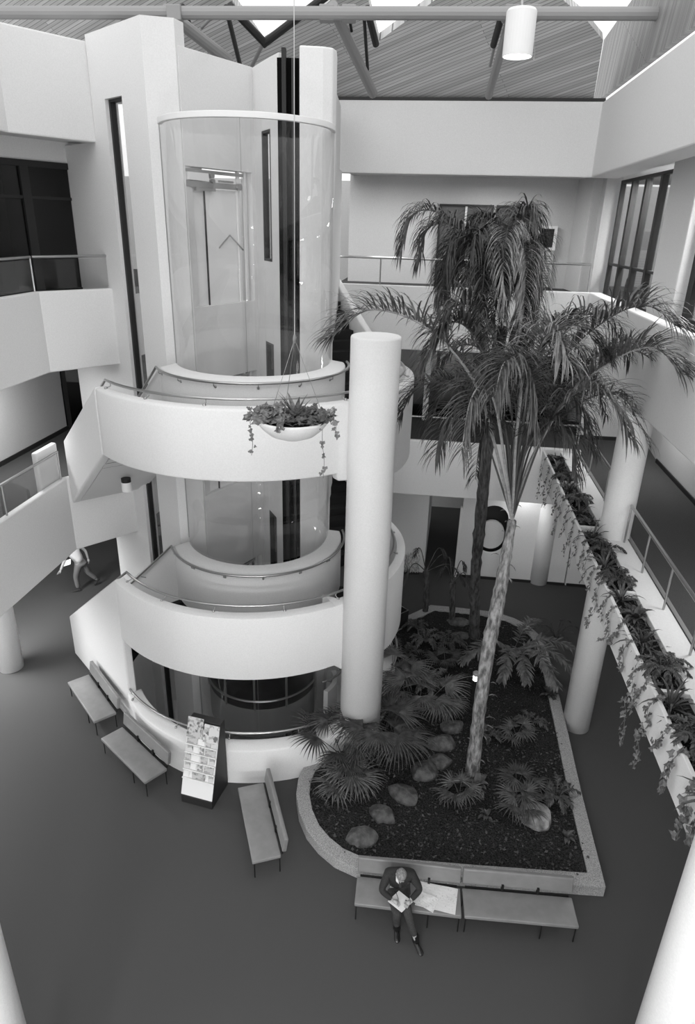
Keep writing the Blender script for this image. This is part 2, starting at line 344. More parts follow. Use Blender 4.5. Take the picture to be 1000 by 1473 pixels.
# back walls of the shaft, left plane carries the landing doors, right plane small windows
def seg(bm, p, q, z0, z1, th=.25, side=1):
    p = Vector(p[:2]); q = Vector(q[:2]); d = (q - p).normalized(); n = Vector((-d.y, d.x)) * side
    prism(bm, [p, q, q + n * th, p + n * th], z0, z1)
dEV = (V_ - E_).normalized(); LEV = (V_ - E_).length; evp = lambda t: E_ + dEV * t
bm = BM(); DT0, DT1 = .06, 2.03
DOORS = ((L3, 11.85), (L2, 7.6), (0.0, 2.65))
prev = 13.8
for z0, z1 in DOORS:
    seg(bm, evp(DT0), evp(DT1), z1, prev); prev = z0
seg(bm, evp(DT0), evp(DT1), ZB, prev)
seg(bm, evp(.05), evp(DT0), ZB, 13.8); seg(bm, evp(DT1), evp(LEV + .1), ZB, 13.8)
struct('wall_shaft_left', bm, WHITE, .01, label='white shaft wall behind the glass holding the lift doors')
dVG = (G_ - V_).normalized(); LVG = (G_ - V_).length; vgp = lambda t: V_ + dVG * t
bm = BM(); SW = ((10.1, 12.6), (5.85, 8.35), (1.6, 4.1)); prev = 13.8; q0, q1 = .5, 1.05
for z0, z1 in SW:
    seg(bm, vgp(q0), vgp(q1), z1, prev, .12); prev = z0
seg(bm, vgp(q0), vgp(q1), ZB, prev, .12); seg(bm, vgp(-.05), vgp(q0), ZB, 13.8, .12); seg(bm, vgp(q1), vgp(LVG), ZB, 13.8, .12)
struct('wall_shaft_right', bm, WHITE, .01, label='white angled shaft wall with small slot windows')
for i, (z0, z1) in enumerate(SW):
    nn = Vector((-dVG.y, dVG.x)) * .06
    framed_window('window_%d' % (5 + i), vgp(q0) + nn, vgp(q1) + nn, z0, z1, 0, [], ['small slot window in the shaft wall beside the top lift door', 'small slot window in the shaft wall at middle floor height', 'small slot window in the shaft wall near the lift car'][i], fr=.07)
# lobby walls that show through the small windows
bm = BM(); wallp(bm, [(-.55, 15.4), (-.3, 18.9)], S2, 12.1, .15, 1); struct('wall_lobby_right', bm, WHITE, label='white lobby wall right of the lift shaft')
bm = BM(); wallp(bm, [(-.5, 15.2), (-.36, 19.05)], 12.1, 13.55, .25, 1); struct('wall_tower_bridge', bm, WHITE, .02, label='white wall running back from the lift tower to the upper band')
# right pillar and guide rail
bm = BM(); pp = [(-1.06, 14.62), (-.62, 14.66), (-.44, 14.76), (-.38, 14.95), (-.38, 15.55), (-1.06, 15.55)]
prism(bm, pp, ZB, 13.87); struct('wall_tower_right', bm, WHITE, .03, label='tall white pillar right of the lift guide rail')
g = thing('lift_guide_rail', 'tall black lift guide rail channel between the white tower walls', 'lift rail', (-1.28, 14.9, ZB))
bm = BM(); box(bm, -1.5, -1.05, 14.9, 15.2, ZB, 13.72); obj('channel', bm, mat('matt_black', .006, .9, spec=.05), g)
bm = BM(); box(bm, -1.40, -1.32, 14.74, 14.9, ZB, 13.85); obj('rail', bm, BLACK, g)
bm = BM(); box(bm, -1.22, -1.16, 14.8, 14.9, ZB, 13.7); obj('rail', bm, METALD, g)
settle(g)
# lift landing doors
def lift_door(z0, z1, label):
    base = evp((DT0 + DT1) / 2); n = Vector((-dEV.y, dEV.x)); d3 = Vector((dEV.x, dEV.y, 0)); n3 = Vector((n.x, n.y, 0))
    t = thing('lift_landing_door', label, 'lift door', (base.x, base.y, z0))
    def b(nm, s0, s1, h0, h1, f0, f1, m=WHITE):
        if s1 - s0 > .1 or nm == 'side_post': s0, s1 = DT0 + (s0 - .3) * 1.38, DT0 + (s1 - .3) * 1.38
        else: s1 = DT0 + (s0 - .3) * 1.38 + (s1 - s0); s0 = DT0 + (s0 - .3) * 1.38
        bm = BM(); p = evp(s0); obox(bm, Vector((p.x, p.y, h0)) + n3 * f0, d3, n3, (0, 0, 1), s1 - s0, f1 - f0, h1 - h0); return obj(nm, bm, m, t, bevel=.004)
    b('door_panel', .3, .72, z0, z1, .12, .16, LAMPW); b('door_panel', .73, 1.4, z0, z1 - .38, .09, .13, LAMPW)
    b('side_post', 1.42, 1.47, z0, z1, .05, .1, LAMPW); b('side_post', 1.58, 1.63, z0, z1, .05, .1, LAMPW)
    b('door_seam', .715, .735, z0, z1 - .4, .08, .12, METALD)
    ht = b('header_track', .3, 1.5, z1 - .36, z1 - .25, .02, .08, METAL); b('header_beam', .3, 1.55, z1 - .1, z1 - .04, .02, .1, METAL)
    b('gear_box', .34, .75, z1 - .24, z1 - .1, -.02, .06, LAMPW); b('hanger_plate', .5, .9, z1 - .42, z1 - .36, 0, .06, METAL)
    b('hanger_plate', 1.0, 1.3, z1 - .24, z1 - .2, 0, .06, METAL)
    for s, h, r in ((.82, .13, .055), (1.42, .3, .065), (.84, .23, .04)):
        p = evp(DT0 + (s - .3) * 1.38); bm = BM(); q = Vector((p.x, p.y, z1 - h)); cyl(bm, q - n3 * .04, q + n3 * .06, r, 14); sub(obj('pulley', bm, METAL, t, smooth=False), ht)
    # closer arm, inverted V
    bm = BM()
    for (sa, ha, sb, hb) in ((.95, 1.15, 1.2, .9 + 0.0), (1.2, .9, 1.5, 1.2)):
        pa, pb = evp(DT0 + (sa - .3) * 1.38), evp(DT0 + (sb - .3) * 1.38); tube(bm, [Vector((pa.x, pa.y, z0 + 2.3 - ha)) + n3 * .04, Vector((pb.x, pb.y, z0 + 2.3 - hb)) + n3 * .04], .016, 6)
    obj('closer_arm', bm, METAL, t)
    settle(t)
lift_door(*DOORS[0], 'pale steel lift door with exposed pulley gear, behind the topmost glass')
lift_door(*DOORS[1], 'pale steel lift door gear seen low behind the topmost glass')
lift_door(*DOORS[2], 'pale steel lift door behind the lift car at ground level')
# glass enclosure: panels between the sills
ga0, ga1 = 196, 372
gl = thing('glass_lift_enclosure', 'curved clear glass lift shaft screen with pale rim on the white tower', 'glass screen', (GC[0], GC[1] - GR, ZB))
for z0, z1 in ((8.1, 12.52), (4.03, 6.98), (-2.5, 2.9)):
    for a0, a1 in ((ga0, 273), (273.3, ga1)):
        bm = BM(); wallp(bm, arc(GC, GR, a0, a1, 20), z0, z1, .012, -1); o = obj('glass_panel', bm, GLASS, gl, smooth=True)
    for a in (ga0, 273.15, ga1):
        p = ringp(GR, a, GC); bm = BM(); r_ = .012 if a != 273.15 else .004; cyl(bm, (p[0], p[1], z0), (p[0], p[1], z1), r_, 6); obj('glass_joint', bm, METAL, gl)
bm = BM(); wallp(bm, arc(GC, GR + .03, ga0, ga1, 40), 12.5, 12.6, .09, 1); obj('rim', bm, LAMPW, gl, smooth=False, bevel=.01)
settle(gl)
# lift car
ca = thing('lift_car', 'dark half round glass lift car seen through the lowest opening', 'lift car', (GC[0], GC[1] - .4, .1))
CR = 1.42; cc = (GC[0] + .02, GC[1])
bm = BM(); wallp(bm, arc(cc, CR, 192, 344, 32), -.15, .72, .04, 1); obj('skirt', bm, mat('car_panel', .28, .5), ca, smooth=False)
bm = BM(); wallp(bm, arc(cc, CR - .01, 192, 344, 32), .72, 2.3, .02, 1); obj('curved_glass', bm, GLASSD, ca, smooth=True)
for a in (197, 236, 268, 300, 342):
    p = ringp(CR + .01, a, cc); bm = BM(); cyl(bm, (p[0], p[1], .7), (p[0], p[1], 2.35), .03, 8); obj('mullion', bm, METAL, ca)
bm = BM(); tube(bm, [(*ringp(CR + .035, a, cc), 1.0) for a in range(194, 344, 5)], .03, 6); obj('handrail', bm, METAL, ca)
bm = BM(); tube(bm, [(*ringp(CR + .01, a, cc), 2.34) for a in range(192, 346, 5)], .05, 6); obj('roof_rim', bm, METAL, ca)
bm = BM(); poly = arc(cc, CR, 192, 344, 30) + [(-1.1, 15.2), (-2.15, 15.95), (-3.2, 14.6)]; prism(bm, poly, 2.36, 2.46); obj('roof', bm, WALLG, ca)
bm = BM(); poly = arc(cc, CR - .02, 192, 344, 30) + [(-1.1, 15.2), (-2.15, 15.95), (-3.2, 14.6)]; prism(bm, poly, -.15, 0); obj('car_floor', bm, METALD, ca)
bm = BM(); prism(bm, [(-3.1, 14.6), (-2.15, 15.9), (-1.15, 15.1), (-1.2, 15.0), (-2.15, 15.75), (-3.05, 14.5)], 0, 2.36); obj('rear_wall', bm, METALD, ca)
bm = BM(); box(bm, -2.6, -1.5, 14.2, 14.9, 2.46, 2.72); obj('roof_unit', bm, WALLG, ca, bevel=.02)
for ch in ca.children: ch.data.transform(Matrix.Translation((0, 0, -.9)))
ca.location.z -= .9
settle(ca)
# ------------------------------------------------------------------ stair rings (landings at 2.95 and 7.05)
FD = Vector((-.643, .766))                     # flights fall away north west
def rise(a, a0=352, k=.62, R=2.7): return max(0, math.radians(a - a0) * R) * k
def ring_level(zl, zb, zt, aw, nm, lab, RO=3.5):
    """outer curved parapet, inner wall with glass sill, landing floor and the flight up on the east"""
    angs = sorted([aw + (388 - aw) * i / 56 for i in range(57)] + [303.0, 307.5])
    zbs = [zb if a <= 303 else zb - .14 - .28 * min(1, (a - 303) / 30) for a in angs]
    P_ = [Vector(ringp(RO, a)) for a in angs]; Q_ = Vector((-.30, 19.15)); zbs = zbs + [zb + .2, zb + 1.1]; zts = [zt] * len(angs) + [zt + .65, zt + 1.6]
    bm = BM(); wallp(bm, P_ + [P_[-1].lerp(Q_, .45), Q_], zbs, zts, .2, 1, lip=.03)
    struct('wall_%s_parapet' % nm, bm, WHITE, .04, True, label='white curved stair landing parapet, %s ring' % lab)
    bm = BM(); an2 = [199 + (372 - 199) * i / 44 for i in range(45)]
    wallp(bm, [ringp(1.98, a) for a in an2], zl - .45, [zt + .16 + rise(a, 352, .45) * 0 for a in an2], .36, 1, lip=.07)
    struct('wall_%s_inner' % nm, bm, WHITE, .03, True, label='white curved sill wall under the lift glass, %s ring' % lab)
    bm = BM(); n = 40; aa = [aw - 4 + (356 - aw + 4) * i / n for i in range(n + 1)]
    top = []
    for a in aa:
        i_, o_ = ringp(1.9, a), ringp(RO - .15, a)
        top.append([bm.verts.new((*i_, zl)), bm.verts.new((*o_, zl)), bm.verts.new((*o_, zb + .02)), bm.verts.new((*i_, zb + .02))])
    for A, B in zip(top, top[1:]):
        for j in range(4):
            f = bm.faces.new((A[j], A[(j + 1) % 4], B[(j + 1) % 4], B[j])); f.material_index = 1 if j == 0 else 0
    bm.faces.new(top[0]); bm.faces.new(top[-1][::-1])
    struct('floor_%s_landing' % nm, bm, [CEILM, STEPC], label='dark carpeted curved stair landing, %s ring' % lab, cat='floor')
    # east flight up towards the back
    ns = 11; hr = (2.25 if nm == 'lower' else 2.28) / ns; Pa = P_[-1]; dE = (Q_ - Pa).normalized(); nE = Vector((-dE.y, dE.x)); run = (Q_ - Pa).length / ns
    t = thing('stair_flight', 'dark carpeted stair flight rising to the back from the %s ring' % lab, 'stairs', (Pa.x, Pa.y, zl))
    d3, n3 = Vector((dE.x, dE.y, 0)), Vector((nE.x, nE.y, 0))
    for k in range(ns):
        z1 = zl + hr * (k + 1); p = Pa + nE * .22 + dE * run * k
        bm = BM(); obox(bm, (p.x, p.y, z1 - hr * 1.6), d3, n3, (0, 0, 1), run * 1.03, 1.2, hr * 1.6); obj('step', bm, STEPC, t)
    settle(t)
ring_level(2.7, 2.4, 3.86, 218, 'lower', 'lower', 3.52)
ring_level(6.92, 6.63, 7.98, 219, 'upper', 'upper', 3.47)
# spandrel walls round the end of the upper flights
# ground ring wall, with the pit lining
angs = [217 + (400 - 217) * i / 56 for i in range(57)]
bm = BM(); wallp(bm, [ringp(3.52 + .33 * max(0, min(1, (a - 216) / 40)) - .45 * max(0, min(1, (a - 300) / 60)), a) for a in angs], -2.6, .9, .32, 1, lip=.04)
struct('wall_ground_ring', bm, WHITE, .03, True, label='white curved wall round the lift pit on the ground floor')
bm = BM(); wallp(bm, [ringp(3.55, a) for a in [40 + 174 * i / 30 for i in range(31)]], -2.6, -.02, .3, -1); struct('wall_pit_back', bm, WHITE, label='pit lining wall behind the lift')
bm = BM(); wallp(bm, [ringp(1.98, a) for a in [332 + 43 * i / 20 for i in range(21)]], -2.6, [.12 - .02 * i for i in range(21)], .12, 1); struct('wall_pit_inner', bm, WHITE, label='white curved inner wall of the basement stair')
# lower west flight: solid outer wall down to the floor, inner stringer wall, steps
def west_flight(aw, zl, zend, lenf, ztop, nm, lab, solid):
    P1 = Vector(ringp(3.52 if solid else 3.47, aw)); F1 = Vector((-7.21, 15.16)) if solid else Vector((-6.5, 14.74))
    d = (F1 - P1).normalized(); L = (F1 - P1).length; nrm = Vector((d.y, -d.x)); nrm = nrm if nrm.x > 0 and nrm.y > 0 or nrm.dot(Vector((1, 1))) > 0 else -nrm
    bm = BM(); zt1 = 1.18 if solid else 6.16; 
    zb0 = 0 if solid else 6.63; zb1 = 0 if solid else 4.6
    seg_pts = [P1, P1.lerp(F1, .5), F1]
    wallp(bm, seg_pts, [zb0, (zb0 + zb1) / 2, zb1], [ztop, (ztop + zt1) / 2, zt1], .2, -1 if Vector((-d.y, d.x)).dot(nrm) < 0 else 1)
    struct('wall_%s_flight' % nm, bm, WHITE, .04, label='white sloping side wall of the %s stair flight on the left' % lab)
    # inner stringer wall
    I1 = Vector(ringp(1.98, 199)); I2 = I1 + d * (L * .86)
    bm = BM(); wallp(bm, [I1, I2], [zl - .5, zend - .3 if not solid else 0], [ztop + .1, ztop + .1 - (zl - zend) * .86], .14, -1 if Vector((-d.y, d.x)).dot(nrm) < 0 else 1)
    struct('wall_%s_flight_inner' % nm, bm, WHITE, .03, label='white inner side wall of the %s stair flight' % lab)
    t = thing('stair_flight', 'dark carpeted straight stair flight behind the white %s wall on the left' % lab, 'stairs', (P1.x, P1.y, zend))
    ns = 16 if solid else 11; hr = (zl - zend) / ns; run = L / ns; wd = (I1 - P1).dot(nrm)
    d3, n3 = Vector((d.x, d.y, 0)), Vector((nrm.x, nrm.y, 0))
    for k in range(ns):
        z1 = zl - hr * (k + 1) + hr; p = P1 + nrm * .2 + d * run * k
        bm = BM(); obox(bm, (p.x, p.y, z1 - hr * (1.7)), d3, n3, (0, 0, 1), run * 1.05, wd - .2, hr * 1.7); obj('step', bm, STEPC, t)
    settle(t)
    # soffit
    bm = BM(); p0 = P1 + nrm * .2; p1 = F1 + nrm * .2
    if not solid:
        v = [bm.verts.new(q) for q in ((p0.x, p0.y, 6.63), (p1.x, p1.y, 4.62), (p1.x + nrm.x * wd, p1.y + nrm.y * wd, 4.62), (p0.x + nrm.x * wd, p0.y + nrm.y * wd, 6.63))]
        bm.faces.new(v); r = bmesh.ops.extrude_face_region(bm, geom=list(bm.faces)); bmesh.ops.translate(bm, verts=[x for x in r['geom'] if isinstance(x, bmesh.types.BMVert)], vec=(0, 0, .08))
        struct('ceiling_upper_flight', bm, CEILM, label='sloping soffit under the upper stair flight', cat='ceiling')
    return P1, F1, d, L, zt1, I1, I2
LF = west_flight(218, 2.7, 0, 3.6, 3.86, 'lower', 'lower', True)
UF = west_flight(219, 6.92, 4.95, 2.45, 7.98, 'upper', 'upper', False)
bm = BM(); wallp(bm, [W(-8.42, 13.1), W(-8.42, 13.95)], L2, 6.08, .14, 1)
struct('wall_bridge_pier', bm, WHITE, .04, label='short white wall panel at the end of the left middle railing')
# ------------------------------------------------------------------ columns
def column(x, y, r, z0, z1, label, base=None):
    bm = BM(); lathe(bm, [(r, z0), (r, z1 - .04), (r - .012, z1 - .012), (r - .04, z1)], (x, y, 0), 40)
    o = obj('column', bm, WHITE, smooth=False); 
    for p in o.data.polygons: p.use_smooth = abs(p.normal.z) < .5
    rebase(o, (x, y, z0)); return tag(o, label, 'column', kind='structure')
column(.46, 11.78, .44, 0, 9.15, 'thick white column rising through both curved landings')
column(5.66, 12.83, .31, 0, S3, 'round white column through the long planter box on the right')
column(-8.62, 14.5, .3, 0, S2, 'round white column under the left walkway')
column(3.6, 4.4, .33, 0, S3, 'round white column at the near right corner')
column(-3.62, 4.35, .33, 0, S3, 'round white column at the near left corner')
pc = gp(23, 418, 9.2); column(pc.x - .1, pc.y, .17, L3, 12.4, 'slender white post behind the left top railing')
# ------------------------------------------------------------------ ground floor back wall
bm = BM(); P = lambda u, z: None
V0 = 20.45
def vwall(bm, poly, v, th=.12):
    f = [bm.verts.new(W(u, v, z)) for u, z in poly]; b = [bm.verts.new(W(u, v + th, z)) for u, z in poly]
    n = len(poly); bm.faces.new(f); bm.faces.new(b[::-1])
    for i in range(n): bm.faces.new((f[i], b[i], b[(i + 1) % n], f[(i + 1) % n]))
uc, rr = 2.44, .47
# wall with a round-ended upright opening: left, right, above
n = 14
left = [(1.42, 0), (uc, 0), (uc, .95)] + [(uc - rr * math.sin(PI / 2 * i / n), 1.42 - rr * math.cos(PI / 2 * i / n)) for i in range(1, n + 1)] + [(uc - rr, 2.2)] + [(uc - rr * math.cos(PI / 2 * i / n), 2.2 + rr * math.sin(PI / 2 * i / n)) for i in range(1, n + 1)] + [(uc, S2), (1.42, S2)]
right = [(2 * uc - u, z) for u, z in left]; right[0] = (4.98, 0); right[-1] = (4.98, S2)
vwall(bm, left, V0); vwall(bm, right, V0)
struct('wall_ground_back', bm, WHITE, label='pale ground floor back wall with a round ended niche')
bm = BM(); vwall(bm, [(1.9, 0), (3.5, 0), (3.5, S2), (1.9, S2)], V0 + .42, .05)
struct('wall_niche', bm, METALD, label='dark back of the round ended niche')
bm = BM()
pts = [W(uc + .42 * math.sin(2 * PI * i / 28), V0 + .16, 1.5 + .45 * math.cos(2 * PI * i / 28) + (.12 if math.cos(2 * PI * i / 28) > 0 else 0)) for i in range(28)]
f = [bm.verts.new(p) for p in pts]; bm.faces.new(f); r = bmesh.ops.extrude_face_region(bm, geom=list(bm.faces)); bmesh.ops.translate(bm, verts=[x for x in r['geom'] if isinstance(x, bmesh.types.BMVert)], vec=W(0, .1))
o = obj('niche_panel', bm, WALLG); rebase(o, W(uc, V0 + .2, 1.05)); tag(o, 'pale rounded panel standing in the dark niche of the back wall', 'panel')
bm = BM(); lathe(bm, [(.3, 0), (.3, S2)], (*W(4.15, V0 + .1)[:2], 0), 32); struct('wall_ground_pilaster', bm, WHITE, smooth=True, label='rounded pale pilaster on the ground floor back wall')
bm = BM(); wallp(bm, [W(5.02, V0), W(7.5, V0)], 0, S2, .12, 1); struct('wall_ground_back_right', bm, WHITE, label='pale ground floor wall panel beyond the dark joint')
bm = BM(); wallp(bm, [W(1.42, V0 - .02), W(4.98, V0 - .02)], 0, .09, .03, -1); wallp(bm, [W(5.05, V0 - .02), W(7.5, V0 - .02)], 0, .09, .03, -1)
struct('baseboard_ground_back', bm, METALD, label='dark baseboard of the ground floor back wall', cat='baseboard')
bm = BM(); wallp(bm, [W(-2.8, 20.5), W(.33, 20.5), W(.5, 25)], 0, S2, .15, 1); struct('wall_ground_left_block', bm, WHITE, label='white wall left of the ground floor corridor')
d1 = tag(obj('door_1', (lambda b: (obox(b, W(1.44, 20.4, 0), W(.12, .99).normalized(), W(-.99, .12).normalized(), (0, 0, 1), 1.0, .05, 2.5), b)[1])(BM()), WHITE), 'open white door leaf at the ground floor corridor', 'door', kind='structure')
bm = BM(); obox(bm, W(1.35, 20.38, 0), W(1, 0), W(0, 1), (0, 0, 1), .07, .14, 2.55); obj('door_frame', bm, LAMPW, d1)
bm = BM(); cyl(bm, W(1.52, 21.25, 1.05), W(1.4, 21.25, 1.05), .02, 8); obj('door_handle', bm, METAL, d1)
# ------------------------------------------------------------------ roof
def rp(px, py):      # point on the sloping roof plane z = 13.85 + .8*(vE - y')
    r = ray(px, py); # plane: (z-13.85) = .8*(19.35 - v), v = x*st + y*ct
    den = r.z + .8 * (r.x * st + r.y * ct); s = (13.85 + .8 * 19.35 - H) / den
    return Vector((r.x * s, r.y * s, H + r.z * s))
bm = BM()
V3 = [rp(-40, 150), rp(853, 149.5), rp(868, 58), rp(840, 24), rp(760, -40), rp(640, -10), rp(545, 59), rp(520, -40), rp(470, 5), rp(379, 64), rp(305, -40), rp(-80, -40)]
vv = [bm.verts.new(p) for p in V3]; fc = bm.faces.new(vv)
bmesh.ops.triangulate(bm, faces=[fc]); r = bmesh.ops.extrude_face_region(bm, geom=list(bm.faces)); bmesh.ops.translate(bm, verts=[x for x in r['geom'] if isinstance(x, bmesh.types.BMVert)], vec=(0, .15, .18))
struct('ceiling_timber_back', bm, PLANK, label='sloping timber board roof underside with skylight notches', cat='ceiling')
def rr_(px, py):     # right clerestory wall in the plane u = 3.8
    r = ray(px, py); den = r.x * ct - r.y * st; s = 3.8 / den; return Vector((r.x * s, r.y * s, H + r.z * s))
bm = BM(); vv = [bm.verts.new(p) for p in (rr_(853, 150), rr_(1010, 28), rr_(1010, -40), rr_(930, -30), rr_(869, 57))]; bm.faces.new(vv)
r = bmesh.ops.extrude_face_region(bm, geom=list(bm.faces)); bmesh.ops.translate(bm, verts=[x for x in r['geom'] if isinstance(x, bmesh.types.BMVert)], vec=W(.12, 0))
struct('wall_timber_right', bm, PLANK2, label='diagonal timber boarded clerestory wall at top right', cat='wall')
bm = BM(); wallp(bm, [W(-2.75, 19.4), W(3.72, 19.4)], 13.7, 13.8, .1, -1); struct('shadow_gap_strip', bm, METALD, label='dark strip painted as the shadow gap on top of the back upper wall', cat='trim')  # dark colour stands in for the shade between wall and roof
# truss
tr = thing('roof_truss', 'grey tubular steel roof truss crossing under the timber ceiling', 'truss', (0, 15.8, 15.8))
def bar2(nm, p, q, r, m=STEEL, n=12):
    bm = BM(); cyl(bm, p, q, r, n); return obj(nm, bm, m, tr, smooth=False)
bar2('chord', at(-30, 18, 16.0), at(1010, 20, 15.5), .115)
for (x0, y0, ya, x1, y1, yb, r, m) in ((236, 14, 16, 330, 88, 17.4, .12, STEEL), (478, 8, 15.9, 537, 135, 18.3, .11, STEEL), (722, 30, 15.8, 742, 18, 15.8, .05, STEEL),
        (738, 14, 15.8, 703, 138, 18.3, .09, STEEL), (325, 10, 16, 345, 92, 18, .05, METALD), (330, 8, 16.3, 381, 62, 17.1, .08, METALD), (560, -20, 15.5, 379, 62, 17.1, .0, METALD),
        (470, -6, 16.6, 378, 64, 17.1, .08, METALD), (263, 8, 16.4, 280, 52, 17.3, .04, METALD), (523, 12, 16.1, 529, 100, 17.8, .035, METALD), (528, 12, 16.1, 541, 64, 17.0, .07, METALD),
        (724, 15, 15.9, 710, 65, 17, .07, METALD), (712, 65, 17, 705, 95, 17.6, .03, STEEL), (378, 64, 17.1, 362, 96, 17.9, .04, STEEL), (500, 10, 16.1, 506, 45, 16.6, .03, METALD), (290, 40, 17, 310, 20, 16.5, .03, STEEL)):
    if r > 0: bar2('strut', at(x0, y0, ya), at(x1, y1, yb), r, m)
for px in (252, 470, 502, 735, 765):
    q = at(px, 20, 15.85); bm = BM(); box(bm, q.x - .14, q.x + .14, q.y - .14, q.y + .14, q.z - .13, q.z + .13); obj('gusset_plate', bm, STEEL, tr, bevel=.02)
settle(tr)
# pendant lamp
q = at(744, 82, 14.6); rl = .27
pl_ = thing('pendant_lamp', 'white cylindrical pendant lamp glowing under the roof truss', 'lamp', (q.x, q.y, q.z))
bm = BM(); lathe(bm, [(rl - .015, .6), (rl - .015, 0), (rl, 0), (rl, .68), (rl * .9, .72), (.05, .72)], (0, 0, 0), 32); shd = obj('lamp_shade', bm, LAMPW, pl_, smooth=False)
bm = BM(); lathe(bm, [(rl - .02, .03), (rl - .02, .06)], (0, 0, 0), 32); sub(obj('lens', bm, GLOW, pl_), shd)
bm = BM(); cyl(bm, (0, 0, .7), (0, .3, 1.3), .02, 8); obj('stem', bm, METAL, pl_)
bm = BM(); tube(bm, [(rl, 0, .25), (rl + .05, 0, .05), (rl + .04, 0, -.04)], .008, 6); obj('pull_wire', bm, METAL, pl_)
# ceiling downlights
def downlight(p, label, r=.11, h=.3):
    t = thing('ceiling_downlight', label, 'lamp', p)
    bm = BM(); lathe(bm, [(r, 0), (r, h * .72)], n=24); shd = obj('shade', bm, LAMPW, t)
    bm = BM(); lathe(bm, [(r * .97, h * .72), (r * .97, h)], n=24); obj('collar', bm, BLACK, t)
    bm = BM(); lathe(bm, [(r * .8, -.002), (r * .8, .004)], n=24); sub(obj('lens', bm, WALLG, t), shd)
    return t
p = at(183, 706, 14.0); downlight((p.x, p.y, min(p.z, 6.33)), 'small white cylinder downlight under the upper stair landing')
p = at(196, 944, 12.75); downlight((p.x, p.y, 2.12), 'small white cylinder downlight inside the lowest opening')
# ------------------------------------------------------------------ handrails
def handrail(name, pts, label, r=.026, posts=(), cat='handrail', group=None, brackets=0, m=METAL, inward=None):
    p0 = Vector(pts[0]); t = thing(name, label, cat, p0, group=group)
    bm = BM(); tube(bm, pts, r, 10); rail_ = obj('rail', bm, m, t, smooth=True)
    for (q, z) in posts:
        bm = BM(); cyl(bm, (q[0], q[1], z), (q[0], q[1], q[2]), .018, 8); obj('post', bm, m, t)
    if brackets:
        k = len(pts)
        for i in range(brackets):
            q = Vector(pts[int((i + .35) * (k - 1) / brackets)]); w = inward(q)
            bm = BM(); tube(bm, [q, q + Vector((0, 0, -.07)), w], .011, 6); bmesh.ops.create_uvsphere(bm, u_segments=8, v_segments=5, radius=.032, matrix=Matrix.Translation(w)); sub(obj('bracket', bm, m, t, smooth=True), rail_)
    settle(t); return t
def radial(R, dz=-.1):
    return lambda q: Vector((RC[0] + (q.x - RC[0]) / math.hypot(q.x - RC[0], q.y - RC[1]) * R, RC[1] + (q.y - RC[1]) / math.hypot(q.x - RC[0], q.y - RC[1]) * R, q.z + dz))
for zr, aw, nm, UFx in ((3.96, 218, 'lower', LF), (8.08, 219, 'upper', UF)):
    d = UFx[2]; L = UFx[3]; P1 = Vector(ringp(3.25, aw))
    drop = (UFx[4] - (3.86 if nm == 'lower' else 7.98))
    sl = [(P1.x + d.x * L * k / 6, P1.y + d.y * L * k / 6, zr + drop * k / 6) for k in range(6 if nm == 'lower' else 6, 0, -1)]
    pts = sl + [(*ringp(3.25, a), zr) for a in range(aw, 389, 4)]
    handrail('stair_handrail', pts, 'metal handrail on the outer parapet of the %s curved landing' % nm, brackets=9, inward=radial(3.34))
    zi = zr + .0; I1 = Vector(ringp(2.05, 200))
    sl = [(I1.x + d.x * L * k / 6 * .8, I1.y + d.y * L * k / 6 * .8, zi - (2.95 if nm == 'lower' else 2.1) * k / 6 * .8) for k in range(6, 0, -1)]
    pts = sl + [(*ringp(2.05, a), zi) for a in range(200, 376, 4)]
    handrail('stair_handrail', pts, 'metal handrail round the inner sill wall of the %s curved landing' % nm, brackets=8, inward=radial(1.97))
handrail('stair_handrail', [(*ringp(3.48, a), 1.0) for a in range(218, 396, 4)], 'metal handrail along the curved ground floor pit wall', brackets=8, inward=radial(3.54))
handrail('stair_handrail', [(*ringp(2.12, a), .75 - .012 * (a - 320) * 1.0) for a in range(320, 380, 4)], 'metal handrail descending to the basement beside the lift', brackets=2, inward=radial(2.0), r=.03)
# straight railings: top and middle floor, with glass infill on the left
def railing(a, b, z0, zr, n, label, glass=False, wr=.03, end=True, mat_=METAL):
    a, b = Vector(a), Vector(b); t = thing('balcony_railing', label, 'railing', (a.x, a.y, z0))
    bm = BM(); obox_p = None
    tube(bm, [(a.x, a.y, zr), (b.x, b.y, zr)], wr, 8); obj('rail', bm, mat_, t)
    for i in range(n + 1):
        q = a.lerp(b, i / n)
        if not end and i in (0, n): continue
        bm = BM(); cyl(bm, (q.x, q.y, z0), (q.x, q.y, zr), .02, 8); obj('post', bm, mat_, t)
    if glass:
        bm = BM(); d = (b - a).normalized(); nn = Vector((-d.y, d.x, 0))
        obox(bm, (a.x, a.y, z0 + .05), (d.x, d.y, 0), nn, (0, 0, 1), (Vector(b[:2]) - Vector(a[:2])).length, .01, zr - z0 - .1); obj('glass_infill', bm, GLASS if glass is True else glass, t)
    settle(t); return t
railing(W(-2.85, 19.1), W(3.95, 19.1), 9.35, 10.08, 5, 'metal railing across the back of the top floor behind the palms')
railing(W(-1.0, 19.15), W(4.3, 19.15), 5.05, 5.8, 3, 'thin metal railing across the back of the middle floor')
railing(W(-8.32, -1), W(-8.32, 13.82), 9.4, 10.1, 4, 'left top floor railing running toward the viewer with glass infill', glass=True)
railing(W(-8.3, 13.86), (tq(-.02).x, tq(-.02).y, 0), 9.4, 10.1, 1, 'short glass infilled railing between the left corner post and tower', glass=True, end=False)
railing(W(-8.32, 3), W(-8.32, 13.75), 5.25, 5.92, 5, 'left middle floor railing with glass infill above the ground floor walkway', glass=True)
railing(W(4.32, 18.9), W(4.32, 13.6), 5.0, 5.85, 3, 'metal railing behind the long planter, beyond the column', wr=.034)
